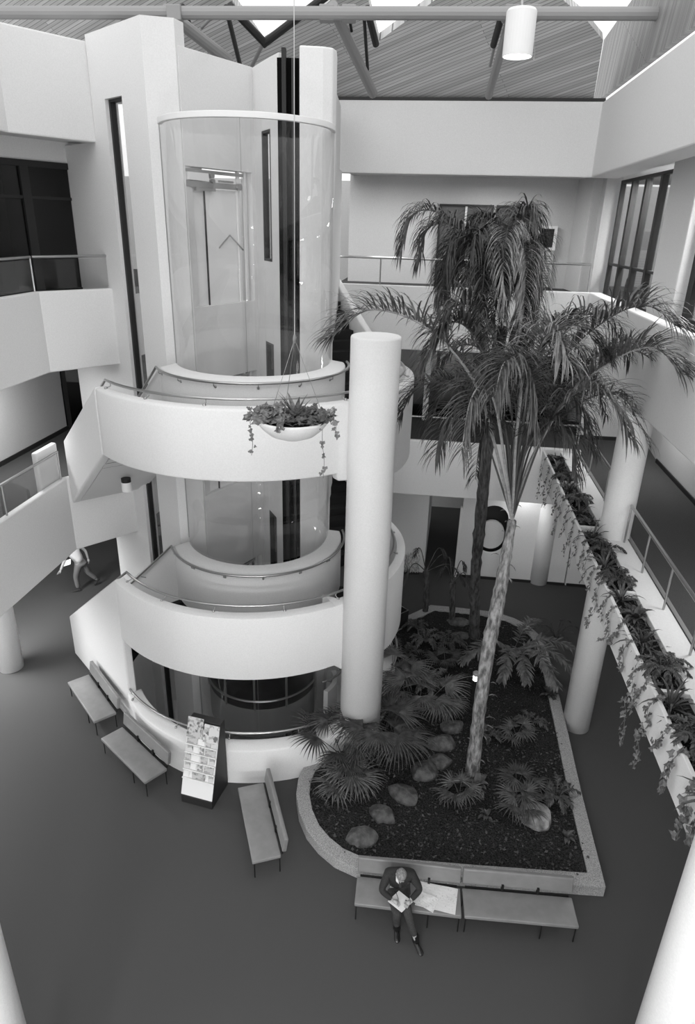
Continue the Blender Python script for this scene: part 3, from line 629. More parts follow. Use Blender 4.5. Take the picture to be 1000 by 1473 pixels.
railing(W(4.22, 13.05), W(4.22, 2.5), 5.0, 5.85, 8, 'metal railing behind the long planter, on the near side of the column', wr=.034)

framed_window('window_8', W(-10.75, 18.55), W(-8.2, 21.2), L2, S3, 3, [7.0], 'dark glazed door front beyond the left middle walkway', fr=.12, glass=GLASSD, mull=.16)
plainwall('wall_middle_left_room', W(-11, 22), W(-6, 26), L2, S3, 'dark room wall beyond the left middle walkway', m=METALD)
framed_window('window_9', W(-15.5, 25.2), W(-6.5, 25.2), 0, S2, 5, [], 'dark glazed front at the far end of the ground floor, behind the walking man', fr=.12, glass=GLASSD)
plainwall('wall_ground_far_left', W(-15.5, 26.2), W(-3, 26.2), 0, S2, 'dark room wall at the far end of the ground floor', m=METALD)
# middle floor back: dark glazed front with pale posts
framed_window('window_10', W(-2.6, 22.3), W(4.6, 22.3), L2, S3, 4, [], 'dark glazed front behind the middle walkway across the back', fr=.1, glass=GLASSD, mull=.1)
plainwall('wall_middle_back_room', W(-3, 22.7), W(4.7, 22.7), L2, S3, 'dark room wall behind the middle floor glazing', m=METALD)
for u in (-.02, 2.05):
    q = W(u, 21.9); bm = BM(); obox(bm, (q.x - .09, q.y, L2), (1, 0, 0), (0, 1, 0), (0, 0, 1), .18, .1, S3 - L2)
    o = obj('steel_post', bm, LAMPW, bevel=.01); rebase(o, (q.x, q.y, L2)); tag(o, 'pale steel post before the dark middle floor glazing, ' + ('left one' if u < 1 else 'right one behind the palms'), 'post')
# top floor back doors
def plank_door(n, u0, u1, z0, z1, label, double):
    d = obj(n, (lambda b: (obox(b, W(u0, 22.5, z0), W(1, 0), W(0, 1), (0, 0, 1), (u1 - u0), .08, z1 - z0), b)[1])(BM()), WOODD); tag(d, label, 'door', kind='structure')
    for (a0, a1, h0, h1) in ((u0 - .07, u0, z0, z1 + .06), (u1, u1 + .07, z0, z1 + .06), (u0, u1, z1, z1 + .06)):
        bm = BM(); obox(bm, W(a0, 22.45, h0), W(1, 0), W(0, 1), (0, 0, 1), a1 - a0, .1, h1 - h0); obj('door_frame', bm, METALD, d)
    if double:
        m_ = (u0 + u1) / 2; bm = BM(); obox(bm, W(m_ - .03, 22.44, z0), W(1, 0), W(0, 1), (0, 0, 1), .06, .06, z1 - z0); obj('meeting_strip', bm, LAMPW, d)
    bm = BM(); p = W((u0 + u1) / 2 + .15, 22.44, z0 + 1.05); cyl(bm, p, p + Vector((.0, -.01, .2)), .015, 6); obj('door_handle', bm, METAL, d)
plank_door('door_2', .02, 1.5, L3, 11.45, 'double brown timber door behind the top walkway, left of the palm crown', True)
plank_door('door_3', 1.72, 2.75, L3, 11.45, 'single brown timber door behind the palm crown on the top floor', False)
nb_ = thing('notice_cabinet', 'white framed notice window above a louvred panel on the top floor back wall', 'cabinet', W(3.25, 22.5, 9.3))
def nbx(nm, u0, u1, z0, z1, v0, v1, m): bm = BM(); obox(bm, W(u0, v0, z0), W(1, 0), W(0, 1), (0, 0, 1), u1 - u0, v1 - v0, z1 - z0); return obj(nm, bm, m, nb_)
for a in ((2.92, 3.0, 10.3, 10.98), (3.42, 3.5, 10.3, 10.98), (3.0, 3.42, 10.9, 10.98), (3.0, 3.42, 10.3, 10.38)): nbx('frame', *a, 22.38, 22.52, LAMPW)
nbx('pane', 3.0, 3.42, 10.38, 10.9, 22.47, 22.5, METALD)
nbx('panel', 2.92, 3.5, 9.25, 10.3, 22.45, 22.52, WALLG)
for k in range(12): nbx('slat', 3.0, 3.42, 9.35 + k * .07, 9.38 + k * .07, 22.42, 22.46, STEEL)
settle(nb_)
# ------------------------------------------------------------------ benches
SEAT2 = mat('bench_vinyl_dark', .2, .38, noise=.06, nscale=6, bump=.12, bscale=8)
def make_bench(label, L=1.78, m=VINYL, dep=.52):
    t = thing('bench', label, 'bench', group='padded waiting benches')
    def b(nm, x0, x1, y0, y1, z0, z1, mm, bev=.02, tilt=0):
        bm = BM(); box(bm, x0, x1, y0, y1, z0, z1)
        if bev > .01: bmesh.ops.subdivide_edges(bm, edges=list(bm.edges), cuts=3, use_grid_fill=True)
        if tilt:
            bmesh.ops.rotate(bm, verts=bm.verts, cent=(0, y0, z0), matrix=Matrix.Rotation(tilt, 3, 'X'))
        if bev > .01:
            for v in bm.verts:
                if v.co.z > z0 + .04 and abs(v.co.x) < L / 2 - .05: v.co.z += rnd.uniform(0, .004)
        return obj(nm, bm, mm, t, smooth=bev > .01, bevel=bev, seg=3)
    b('seat', -L / 2, L / 2, 0, dep, .36, .43, m, .022)
    b('seat_frame', -L / 2 + .04, L / 2 - .04, .03, dep - .03, .335, .36, BLACK, .003)
    b('backrest', -L / 2, L / 2, dep + .02, dep + .10, .5, .80, m, .022, -.16)
    b('back_rail', -L / 2 + .05, L / 2 - .05, dep + .02, dep + .05, .40, .43, BLACK, .003)
    for x in (-L / 2 + .03, L / 2 - .03):
        for y in (.04, dep - .02):
            bm = BM(); tube(bm, [(x, y, 0), (x, y, .35)], .011, 6); obj('leg', bm, BLACK, t)
    for x in (-.25, .35):
        bm = BM(); tube(bm, [(x, .04, 0), (x, .04, .35)], .011, 6) if x > 0 else tube(bm, [(x, dep - .02, 0), (x, dep - .02, .35)], .011, 6); obj('leg', bm, BLACK, t)
        bm = BM(); box(bm, x - .02, x + .02, dep - .01, dep + .05, .4, .56); obj('back_bracket', bm, BLACK, t)
    return t
def put_bench(px0, px1, label, rear, m=VINYL, L=1.78):
    a = gp(*px0, .43); b = gp(*px1, .43); mid = (a + b) / 2; d = (b - a).normalized()
    if Vector((-d.y, d.x, 0)).dot(Vector(rear)) < 0: d = -d
    t = make_bench(label, L, m); t.location = (mid.x, mid.y, 0); t.rotation_euler = (0, 0, math.atan2(d.y, d.x)); return t
put_bench((97, 981), (135, 1038), 'grey padded bench against the sloping stair wall, farthest left of the five', (1, 1, 0))
put_bench((145, 1062), (208, 1125), 'grey padded bench backing onto the curved wall, left of the brochure stand', (1, 1, 0))
put_bench((342, 1133), (363, 1240), 'grey padded bench end on between brochure stand and planting bed', (1, 0, 0))
bd = put_bench((512, 1300), (662, 1318), 'grey padded bench with the seated man and papers, before the planting bed', (0, 1, 0), SEAT2)
put_bench((669, 1318), (833, 1333), 'empty grey padded bench before the planting bed, near its right corner', (0, 1, 0), SEAT2, 1.86)
# ------------------------------------------------------------------ brochure stand
ka, kb = Vector((-3.16, 10.22, 0)), Vector((-2.50, 10.03, 0)); kd = (kb - ka).normalized(); kn = Vector((-kd.y, kd.x, 0)); KW = (kb - ka).length
ks = thing('brochure_stand', 'tall dark sloping brochure stand with a white rack of leaflets, beside the curved wall', 'brochure stand', ka)
def kp(s, d, z): return ka + kd * s + kn * d + Vector((0, 0, z))
def kt(s, t, off=0):   # point on the sloping face: s across 0..1, t up 0..1
    base = kp(s * KW, .03, .2); topv = kp(s * KW, .56, 1.72); dirv = (topv - base); nrm_ = Vector((0, 0, 1)) * math.hypot(dirv.x, dirv.y) - Vector((dirv.x, dirv.y, 0)).normalized() * dirv.z
    return base + dirv * t + nrm_.normalized() * off
bm = BM()
A = [bm.verts.new(kp(0, d, z)) for d, z in ((0, 0), (.0, .17), (.55, 1.7), (.72, 1.7), (.72, 0))]; B = [bm.verts.new(kp(KW, d, z)) for d, z in ((0, 0), (.0, .17), (.55, 1.7), (.72, 1.7), (.72, 0))]
bm.faces.new(A); bm.faces.new(B[::-1])
for i in range(5): bm.faces.new((A[i], A[(i + 1) % 5], B[(i + 1) % 5], B[i]))
obj('body', bm, mat('stand_dark', .02, .5), ks, bevel=.006)
def kplate(nm, s0, s1, t0, t1, o0, o1, m, parent=None, lift=0):
    bm = BM(); vs = [kt(s0, t0, o0), kt(s1, t0, o0), kt(s1, t1, o0), kt(s0, t1, o0)]; vt = [kt(s0, t0, o1), kt(s1, t0, o1), kt(s1, t1, o1 - lift), kt(s0, t1, o1 - lift)]
    v = [bm.verts.new(q) for q in vs + vt]
    for f in ((0, 3, 2, 1), (4, 5, 6, 7), (0, 1, 5, 4), (1, 2, 6, 5), (2, 3, 7, 6), (3, 0, 4, 7)): bm.faces.new([v[i] for i in f])
    return obj(nm, bm, m, parent)
kb_ = kplate('display_board', 0.0, 1.0, .0, .88, .01, .025, LAMPW, ks)
rows = (.235, .345, .455, .565, .675)
for t in rows: sub(kplate('shelf', .0, 1.0, t - .012, t, .025, .07, LAMPW, ks), kb_)
settle(ks)
ordn = ['lowest', 'second lowest', 'middle', 'second highest', 'highest']
slots = {0: [(.03, .2), (.3, .72), (.82, .97)], 1: [(.03, .2), (.24, .4), (.44, .62), (.66, .96)], 2: [(.03, .2), (.24, .48), (.52, .74), (.78, .96)], 3: [(.03, .24), (.28, .42), (.46, .6), (.64, .97)], 4: [(.03, .36), (.4, .6), (.63, .8), (.83, .98)]}
pos = ['first from left', 'second from left', 'third from left', 'fourth from left']
k = 0
for r, sl in slots.items():
    for i, (s0_, s1_) in enumerate(sl):
        o = kplate('leaflet', s0_, s1_, rows[r] + .004, rows[r] + .088, .035, .041, PAPERS[(k * 5 + r) % 6] if (k % 4) else PAPER, None, -.012); k += 1
        rebase(o, kt((s0_ + s1_) / 2, rows[r] + .004, .038)); tag(o, 'small printed leaflet on the %s shelf of the brochure stand, %s' % (ordn[r], pos[i] if not (r == 0 and i == 2) else 'at its right end'), 'leaflet', 'leaflets in the brochure stand')
for s0_, s1_, t0_, t1_, lab, m in ((.0, .5, .76, 1.02, 'tall pictorial poster sheet at the top left of the brochure stand', PAPERS[1]), (.53, 1.02, .74, .97, 'pale notice sheet at the top right of the brochure stand', PAPERS[4])):
    o = kplate('poster', s0_, s1_, t0_, t1_, .05, .056, m, None); rebase(o, kt((s0_ + s1_) / 2, t0_, .05)); tag(o, lab, 'poster')
# ------------------------------------------------------------------ waste bin and sculpture beside the bed
c = gp(586, 877, .75); bt = thing('waste_bin', 'dark open topped square bin between the stair ring and planting bed', 'bin', (c.x - .24, c.y, 0), math.radians(40))
bm = BM(); r_ = .2
for (x0, x1, y0, y1) in ((-r_, r_, -r_, -r_ + .015), (-r_, r_, r_ - .015, r_), (-r_, -r_ + .015, -r_ + .015, r_ - .015), (r_ - .015, r_, -r_ + .015, r_ - .015)): box(bm, x0, x1, y0, y1, 0, .74)
box(bm, -r_ + .015, r_ - .015, -r_ + .015, r_ - .015, 0, .02); obj('body', bm, METALD, bt)
bm = BM()
for (x0, x1, y0, y1) in ((-r_, r_, -r_, -r_ + .02), (-r_, r_, r_ - .02, r_), (-r_, -r_ + .02, -r_ + .02, r_ - .02), (r_ - .02, r_, -r_ + .02, r_ - .02)): box(bm, x0, x1, y0, y1, .74, .755)
obj('rim', bm, METAL, bt)
c = gp(594, 823); sc_ = thing('rock_sculpture', 'pale fluted rock sculpture on a dark base at the foot of the white wall', 'sculpture', (c.x, c.y, 0))
bm = BM(); nx, nz = 36, 14; fr_, bk_ = [], []
for i in range(nx + 1):
    x = -.42 + .6 * i / nx; top = .62 - .1 * abs(i / nx - .35) + .07 * math.sin(i * 1.1) + .04 * math.sin(i * 2.7)
    fr_.append([bm.verts.new((x + .03 * math.sin(j * .7), -.12 + .045 * math.sin(i * 1.25 + j * .25) + .12 * j / nz, .05 + top * j / nz)) for j in range(nz + 1)])
    bk_.append([bm.verts.new((x, .14 + .02 * math.sin(i), .05 + top * j / nz)) for j in range(nz + 1)])
for i in range(nx):
    for j in range(nz):
        bm.faces.new((fr_[i][j], fr_[i + 1][j], fr_[i + 1][j + 1], fr_[i][j + 1])); bm.faces.new((bk_[i][j], bk_[i][j + 1], bk_[i + 1][j + 1], bk_[i + 1][j]))
    bm.faces.new((fr_[i][nz], fr_[i + 1][nz], bk_[i + 1][nz], bk_[i][nz])); bm.faces.new((fr_[i][0], bk_[i][0], bk_[i + 1][0], fr_[i + 1][0]))
for i in (0, nx):
    for j in range(nz): bm.faces.new((fr_[i][j], fr_[i][j + 1], bk_[i][j + 1], bk_[i][j]))
obj('rock', bm, mat('pale_stone', .3, .7, col2=.7, nscale=12), sc_, smooth=True)
bm = BM(); box(bm, -.44, .2, -.16, .2, 0, .06); obj('base', bm, METALD, sc_, bevel=.01)
# ------------------------------------------------------------------ people
def skin(name, nodes, edges, m, parent, sub=2, root=0):
    me = bpy.data.meshes.new(name); me.from_pydata([n[0] for n in nodes], edges, []); me.materials.append(m)
    o = bpy.data.objects.new(name, me); C.objects.link(o)
    if parent is not None: o.parent = parent
    bpy.context.view_layer.update()
    md = o.modifiers.new('skin', 'SKIN'); md.use_smooth_shade = True
    for i, n in enumerate(nodes):
        sv = me.skin_vertices[0].data[i]; r = n[1]; sv.radius = r if hasattr(r, '__len__') else (r, r); sv.use_root = (i == root)
    s = o.modifiers.new('sub', 'SUBSURF'); s.levels = sub; s.render_levels = sub
    return o
def ellips(bm, c, r, rot=None, u=16, v=10):
    Mx = Matrix.Translation(c) @ (rot.to_matrix().to_4x4() if rot else Matrix.Identity(4)) @ Matrix.Diagonal((*r, 1))
    bmesh.ops.create_uvsphere(bm, u_segments=u, v_segments=v, radius=1, matrix=Mx)
def frame(fwd, up):
    f = Vector(fwd).normalized(); u = (Vector(up) - f * Vector(up).dot(f)).normalized(); r = f.cross(u)
    return Matrix((r, f, u)).transposed()
def head(c, fwd, up, m, hair, parent_body_bm=None, s=1.0):
    """head with face, returns bmesh list (skin bm, hair bm)"""
    Fm = frame(fwd, up); q = Fm.to_quaternion(); T = lambda x, y, z: Vector(c) + Fm @ Vector((x * s, y * s, z * s))
    bm = BM(); ellips(bm, T(0, 0, .02), (.076 * s, .095 * s, .105 * s), q, 20, 14); ellips(bm, T(0, .025, -.045), (.06 * s, .07 * s, .07 * s), q)
    ellips(bm, T(0, .098, -.01), (.013 * s, .022 * s, .026 * s), q, 8, 6)      # nose
    for sx in (-1, 1):
        ellips(bm, T(.08 * sx, -.005, -.005), (.011 * s, .022 * s, .034 * s), q, 8, 6)
        ellips(bm, T(.032 * sx, .082, .035), (.022 * s, .012 * s, .009 * s), q, 8, 6)
    ellips(bm, T(0, .09, -.055), (.026 * s, .01 * s, .008 * s), q, 8, 6)
    hb = BM(); ellips(hb, T(0, -.014, .035), (.084 * s, .1 * s, .103 * s), q, 20, 14)
    for v in list(hb.verts):
        l = Fm.inverted() @ (v.co - Vector(c)); l = l / s
        if (l.y > .045 and l.z < .075) or l.z < -.035: v.co = Vector(c) + Fm @ (Vector((l.x * .82, min(l.y, .05) * .8, max(l.z, -.04))) * s)
    return bm, hb
def hand(nm, wrist, d, palmn, m, parent, curl=.6, s=1.0, side=1):
    """palm plus five separate bent fingers"""
    d = Vector(d).normalized(); n = Vector(palmn); n = (n - d * n.dot(d)).normalized(); x = d.cross(n) * side
    w = Vector(wrist); bm = BM()
    tube(bm, [w - d * .01, w + d * .03 * s, w + d * .075 * s], [.024 * s, .034 * s, .036 * s], 10)
    for k, (off, ln) in enumerate(((-.027, .068), (-.009, .078), (.009, .074), (.027, .058))):
        p = w + d * .075 * s + x * off * s; pts = [p]; dirv = d.copy()
        for j, f in enumerate((.45, .32, .23)):
            dirv = (Matrix.Rotation(0, 3, 'X') @ dirv); dirv = (dirv + n * curl * .55).normalized(); p = p + dirv * ln * f * s; pts.append(p)
        tube(bm, pts, [.0095 * s, .009 * s, .008 * s, .006 * s], 8)
    p = w + d * .03 * s - x * .03 * s; tube(bm, [p, p + (d * .6 - x * .7 + n * .3).normalized() * .035 * s, p + (d * .6 - x * .7 + n * .3).normalized() * .035 * s + (d + n * .5).normalized() * .032 * s], [.012 * s, .0105 * s, .008 * s], 8)
    return bm
def merge_body(o, bms):
    bpy.context.view_layer.update(); dg = bpy.context.evaluated_depsgraph_get(); me = bpy.data.meshes.new_from_object(o.evaluated_get(dg)); o.modifiers.clear()
    bm = bmesh.new(); bm.from_mesh(me)
    for b in bms:
        t_ = bpy.data.meshes.new('tmp'); b.to_mesh(t_); b.free(); bm.from_mesh(t_); bpy.data.meshes.remove(t_)
    bmesh.ops.recalc_face_normals(bm, faces=bm.faces)
    for f in bm.faces: f.smooth = True
    m0 = o.data.materials[0]; nm_ = bpy.data.meshes.new('body'); bm.to_mesh(nm_); bm.free(); nm_.materials.append(m0); o.data = nm_
def shoe(nm, heel, toe, m, parent, h=.08, w=.045):
    heel, toe = Vector(heel), Vector(toe); d = (toe - heel); L = d.length; d.normalize(); bm = BM(); upv = Vector((0, 0, 1)); upv = (upv - d * upv.dot(d)).normalized(); sx = d.cross(upv)
    prof = ((0, .6, .75), (.08, .85, 1.0), (.3, .95, .95), (.5, .95, .7), (.75, 1.15, .5), (.92, .95, .4), (1, .45, .25)); rings = []
    for t, ww, hh in prof:
        c0 = heel + d * L * t; rings.append([bm.verts.new(c0 + sx * w * ww * math.cos(a) + upv * (h * hh * (.5 + .5 * math.sin(a)))) for a in [2 * PI * i / 10 for i in range(10)]])
    for A, B in zip(rings, rings[1:]):
        for i in range(10): bm.faces.new((A[i], A[(i + 1) % 10], B[(i + 1) % 10], B[i]))
    bm.faces.new(rings[0][::-1]); bm.faces.new(rings[-1]); return obj(nm, bm, m, parent, smooth=True)
# seated man writing on a pad
pm = thing('person', 'person in a dark suit seated on the bench, bent over and writing on a pad', 'person', (1.08, 8.02, .43))
ptsb = [((1.08, 8.03, .53), (.12, .09)), ((1.08, 8.03, .72), (.11, .08)), ((1.08, 7.98, .9), (.11, .08)), ((1.08, 7.92, 1.03), (.08, .06)), ((1.08, 7.82, 1.12), .052), ((1.08, 7.76, 1.17), .05),
        ((.9, 7.89, 1.01), .045), ((.785, 7.74, .80), .036), ((.96, 7.64, .715), .03), ((1.26, 7.89, 1.01), .045), ((1.405, 7.78, .80), .036), ((1.25, 7.64, .71), .034),
        ((.98, 7.9, .52), .09), ((1.04, 7.52, .56), .062), ((1.045, 7.62, .28), .046), ((1.06, 7.6, .09), .036), ((1.17, 7.9, .53), .09), ((1.2, 7.5, .6), .062), ((1.3, 7.42, .3), .046), ((1.36, 7.38, .1), .036)]
edg = [(0, 1), (1, 2), (2, 3), (3, 4), (4, 5), (3, 6), (6, 7), (7, 8), (3, 9), (9, 10), (10, 11), (0, 12), (12, 13), (13, 14), (14, 15), (0, 16), (16, 17), (17, 18), (18, 19)]
body1 = skin('body', ptsb, edg, SKIN, pm)
J = [((1.08, 8.03, .5), (.175, .14)), ((1.08, 8.03, .7), (.175, .14)), ((1.08, 7.97, .9), (.2, .145)), ((1.08, 7.91, 1.02), (.17, .12)), ((1.08, 7.85, 1.09), .075),
     ((.88, 7.88, 1.0), .088), ((.77, 7.74, .80), .064), ((.95, 7.645, .72), .044), ((1.28, 7.88, 1.0), .088), ((1.42, 7.78, .80), .064), ((1.26, 7.645, .715), .044)]
skin('jacket', J, [(0, 1), (1, 2), (2, 3), (3, 4), (3, 5), (5, 6), (6, 7), (3, 8), (8, 9), (9, 10)], SUIT, pm)
bm = BM(); tube(bm, [(1.03, 7.78, 1.1), (1.04, 7.76, 1.02), (1.06, 7.77, .95)], [.03, .04, .02], 8); obj('shirt_front', bm, SHIRT, pm, smooth=True)
bm = BM(); tube(bm, [(1.06, 7.735, 1.07), (1.07, 7.72, .98), (1.08, 7.74, .9)], [.014, .02, .022], 6); obj('tie', bm, HAIRD, pm, smooth=True)
TR = [((1.08, 8.02, .53), (.16, .12)), ((.98, 7.86, .54), .1), ((1.03, 7.5, .57), .078), ((1.04, 7.6, .3), .065), ((1.055, 7.6, .14), .058), ((1.17, 7.86, .56), .1), ((1.2, 7.48, .63), .078), ((1.28, 7.43, .38), .066), ((1.33, 7.4, .2), .058)]
skin('trousers', TR, [(0, 1), (1, 2), (2, 3), (3, 4), (0, 5), (5, 6), (6, 7), (7, 8)], TROUD, pm)
for a, b in (((1.34, 7.44, .0), (1.45, 7.2, .0)), ((1.06, 7.66, .0), (1.06, 7.4, .0))): shoe('shoe', a, b, SHOE, pm)
for p0, p1 in (((1.34, 7.42, .2), (1.36, 7.4, .08)), ((1.055, 7.6, .16), (1.06, 7.61, .07))):
    bm = BM(); tube(bm, [p0, p1], .06, 8); obj('sock', bm, BLACK, pm)
hb1, hb2 = head((1.075, 7.70, 1.22), (-.1, -.62, -.75), (0, -.72, .65), SKIN, HAIRG)
obj('hair', hb2, HAIRG, pm, smooth=True)
ha = hand('hand', (.97, 7.63, .712), (.8, -.45, -.12), (0, 0, -1), SKIN, pm, .75, 1.0, -1)
hb_ = hand('hand', (1.24, 7.635, .705), (-.55, -.7, -.05), (0, 0, -1), SKIN, pm, .6, 1.0, 1)
merge_body(body1, [hb1, ha, hb_])
settle(pm)
pad = [gp(*p, .675) for p in ((558, 1296), (574, 1281), (594, 1297), (578, 1312))]
bm = BM(); a = [bm.verts.new(p - Vector((0, 0, .012))) for p in pad]; b = [bm.verts.new(p) for p in pad]; bm.faces.new(a[::-1]); bm.faces.new(b)
for i in range(4): bm.faces.new((a[i], a[(i + 1) % 4], b[(i + 1) % 4], b[i]))
o = obj('writing_pad', bm, PAPER); rebase(o, sum(pad, Vector()) / 4); tag(o, 'white writing pad held on the lap of the seated man', 'notepad')
q = (pad[0] + pad[1] + pad[2] + pad[3]) / 4; bm = BM(); tube(bm, [q + Vector((-.03, .02, .012)), q + Vector((-.07, .06, .12))], .005, 6); o = obj('pen', bm, BLACK); rebase(o, q + Vector((-.03, .02, .012))); tag(o, 'dark pen in the writing hand of the seated man', 'pen')
def sheet(nm, pxs, z, m, label, th=.004, sag=0):
    P_ = [gp(*p, z) for p in pxs]; n = 8; bm = BM(); g_ = []
    for i in range(n + 1):
        row = []
        for j in range(n + 1):
            u, v = i / n, j / n; p = P_[0] * (1 - u) * (1 - v) + P_[1] * u * (1 - v) + P_[2] * u * v + P_[3] * (1 - u) * v
            row.append(bm.verts.new(p + Vector((0, 0, sag * math.sin(u * PI) * (1 - v) + .004 * math.sin(i * 1.3 + j)))))
        g_.append(row)
    for i in range(n):
        for j in range(n): bm.faces.new((g_[i][j], g_[i + 1][j], g_[i + 1][j + 1], g_[i][j + 1]))
    r = bmesh.ops.extrude_face_region(bm, geom=list(bm.faces)); bmesh.ops.translate(bm, verts=[x for x in r['geom'] if isinstance(x, bmesh.types.BMVert)], vec=(0, 0, th))
    o = obj(nm, bm, m); rebase(o, sum(P_, Vector()) / 4); return tag(o, label, 'paper')
sheet('newspaper', [(601, 1267), (659, 1279), (655, 1316), (597, 1302)], .447, NEWS, 'large printed plan sheet spread on the bench beside the seated man', .006)
sheet('paper_sheet', [(600, 1280), (631, 1293), (623, 1313), (594, 1297)], .462, printm('form_print', 4, .74, .55, 50, .5), 'smaller printed sheet lying on the plan sheet beside the seated man', .004, .01)
# walking man, mid stride, head hidden by the walkway above
wm = thing('person', 'person in a white shirt and grey trousers walking with papers in one hand', 'person', (-8.35, 18.5, 0))
Wp = [((-8.35, 18.5, .95), (.13, .1)), ((-8.42, 18.47, 1.15), (.125, .1)), ((-8.5, 18.44, 1.38), (.16, .11)), ((-8.55, 18.42, 1.5), .055), ((-8.58, 18.4, 1.58), .055),
      ((-8.56, 18.2, 1.42), .06), ((-8.62, 18.1, 1.14), .045), ((-8.7, 17.98, .92), .032), ((-8.44, 18.66, 1.42), .06), ((-8.25, 18.72, 1.18), .042), ((-8.18, 18.66, .95), .03),
      ((-8.38, 18.4, .9), .09), ((-8.5, 18.42, .5), .06), ((-8.5, 18.46, .1), .038), ((-8.3, 18.58, .9), .09), ((-8.24, 18.68, .5), .06), ((-8.06, 18.8, .2), .038)]
body2 = skin('body', Wp, [(0, 1), (1, 2), (2, 3), (3, 4), (2, 5), (5, 6), (6, 7), (2, 8), (8, 9), (9, 10), (0, 11), (11, 12), (12, 13), (0, 14), (14, 15), (15, 16)], SKIN, wm)
skin('shirt', [((-8.35, 18.5, .93), (.185, .15)), ((-8.42, 18.47, 1.15), (.2, .16)), ((-8.5, 18.44, 1.38), (.22, .15)), ((-8.53, 18.43, 1.47), .08), ((-8.56, 18.2, 1.39), .08), ((-8.62, 18.12, 1.2), .068), ((-8.44, 18.67, 1.41), .075), ((-8.33, 18.71, 1.26), .062)],
     [(0, 1), (1, 2), (2, 3), (2, 4), (4, 5), (2, 6), (6, 7)], SHIRT, wm)
skin('trousers', [((-8.35, 18.5, .95), (.145, .115)), ((-8.38, 18.4, .86), .11), ((-8.5, 18.42, .5), .078), ((-8.5, 18.46, .1), .062), ((-8.3, 18.58, .86), .11), ((-8.24, 18.68, .5), .078), ((-8.08, 18.79, .24), .062)], [(0, 1), (1, 2), (2, 3), (0, 4), (4, 5), (5, 6)], TROU, wm)
shoe('shoe', (-8.44, 18.5, 0), (-8.7, 18.4, 0), TROUD, wm); shoe('shoe', (-7.99, 18.84, .2), (-8.15, 18.81, .02), TROUD, wm)
h1, h2 = head((-8.62, 18.39, 1.71), (-.9, -.25, -.25), (-.2, 0, 1), SKIN, HAIRD); obj('hair', h2, HAIRD, wm, smooth=True)
ha = hand('hand', (-8.7, 17.98, .92), (-.5, -.2, -.85), (-1, 0, 0), SKIN, wm, .6); hb_ = hand('hand', (-8.18, 18.66, .95), (.2, -.2, -.9), (-1, 0, 0), SKIN, wm, .4, 1, -1)
merge_body(body2, [h1, ha, hb_])
settle(wm)
wm.location.x += .17; wm.scale = (1.1, 1.1, 1.1)
bm = BM(); pw = at(97, 812, 18.0)
obox(bm, pw + Vector((-.14, 0, -.08)), Vector((.9, .1, .3)).normalized(), Vector((-.1, .6, .7)).normalized(), Vector((.3, -.7, .6)).normalized(), .24, .17, .01)
o = obj('paper_sheet', bm, PAPER); rebase(o, pw); tag(o, 'white papers carried in the hand of the walking man', 'paper')
# ------------------------------------------------------------------ planting bed on the ground floor
CZ = .25
cp = [(470, 1079), (452, 1088), (438, 1101), (429, 1120), (426, 1142), (430, 1168), (441, 1194), (458, 1215), (482, 1235), (513, 1249), (690, 1263), (872, 1276), (837, 1140), (818, 1056), (798, 972), (786, 930), (775, 912), (760, 899), (740, 889), (722, 883), (704, 879), (653, 873), (620, 870), (587, 885), (560, 903)]
bed = [gp(x, y, CZ) for x, y in cp]
poly = [(p.x, p.y) for p in bed]
bt_ = thing('planting_bed', 'large planting bed with speckled concrete kerb and dark bark mulch around the palms', 'planter', (2.5, 11.5, 0))
bm = BM(); wallp(bm, poly, 0, CZ, .27, 1); obj('kerb', bm, AGG, bt_, bevel=.012)
# mulch surface
inn = []
n = len(poly); P2 = [Vector(p) for p in poly]
for i in range(n):
    a = P2[max(i - 1, 0)]; b = P2[min(i + 1, n - 1)]; d = (b - a).normalized(); inn.append(P2[i] + Vector((-d.y, d.x)) * .2)
wedge = [Vector(ringp(3.46 + .35 * k, a)) for a, k in ((372, 0), (358, 0), (345, .1), (330, .5), (318, .8), (308, .95), (302, 1))]
bm = BM(); v = [bm.verts.new((p.x, p.y, .2)) for p in inn + wedge]; f = bm.faces.new(v); bmesh.ops.triangulate(bm, faces=[f])
for _ in range(4): bmesh.ops.subdivide_edges(bm, edges=[e for e in bm.edges if e.calc_length() > .25], cuts=1, use_grid_fill=False); bmesh.ops.triangulate(bm, faces=[f for f in bm.faces if len(f.verts) > 4])
for q in bm.verts:
    if not q.is_boundary: q.co.z += rnd.uniform(-.015, .04)
obj('mulch', bm, SOIL, bt_, smooth=True); settle(bt_)
# mulch chips and fallen leaves, far too many to count
bm = BM(); cand = 0
from mathutils.geometry import intersect_point_tri_2d
def inside(x, y, P=inn + wedge):
    c = False; j = len(P) - 1
    for i in range(len(P)):
        if (P[i].y > y) != (P[j].y > y) and x < (P[j].x - P[i].x) * (y - P[i].y) / (P[j].y - P[i].y) + P[i].x: c = not c
        j = i
    return c
while cand < 2600:
    x, y = rnd.uniform(-.7, 5.8), rnd.uniform(8.4, 17)
    if not inside(x, y): continue
    if y > 12.5 and rnd.random() < .5: continue
    cand += 1; a = rnd.uniform(0, PI); l = rnd.uniform(.015, .045); w = l * rnd.uniform(.35, .7); z = .225 + rnd.uniform(0, .03); d = Vector((math.cos(a), math.sin(a), rnd.uniform(-.4, .4))); s_ = Vector((-math.sin(a), math.cos(a), rnd.uniform(-.3, .3)))
    p = Vector((x, y, z)); vs = [bm.verts.new(q) for q in (p - d * l, p - s_ * w, p + d * l, p + s_ * w)]; bm.faces.new(vs)
o = obj('bark_chips', bm, mat('bark_chip', .02, .9, col2=.1, nscale=5)); tag(o, 'scattered bark chips and fallen leaf bits over the planting bed', 'mulch', kind='stuff')
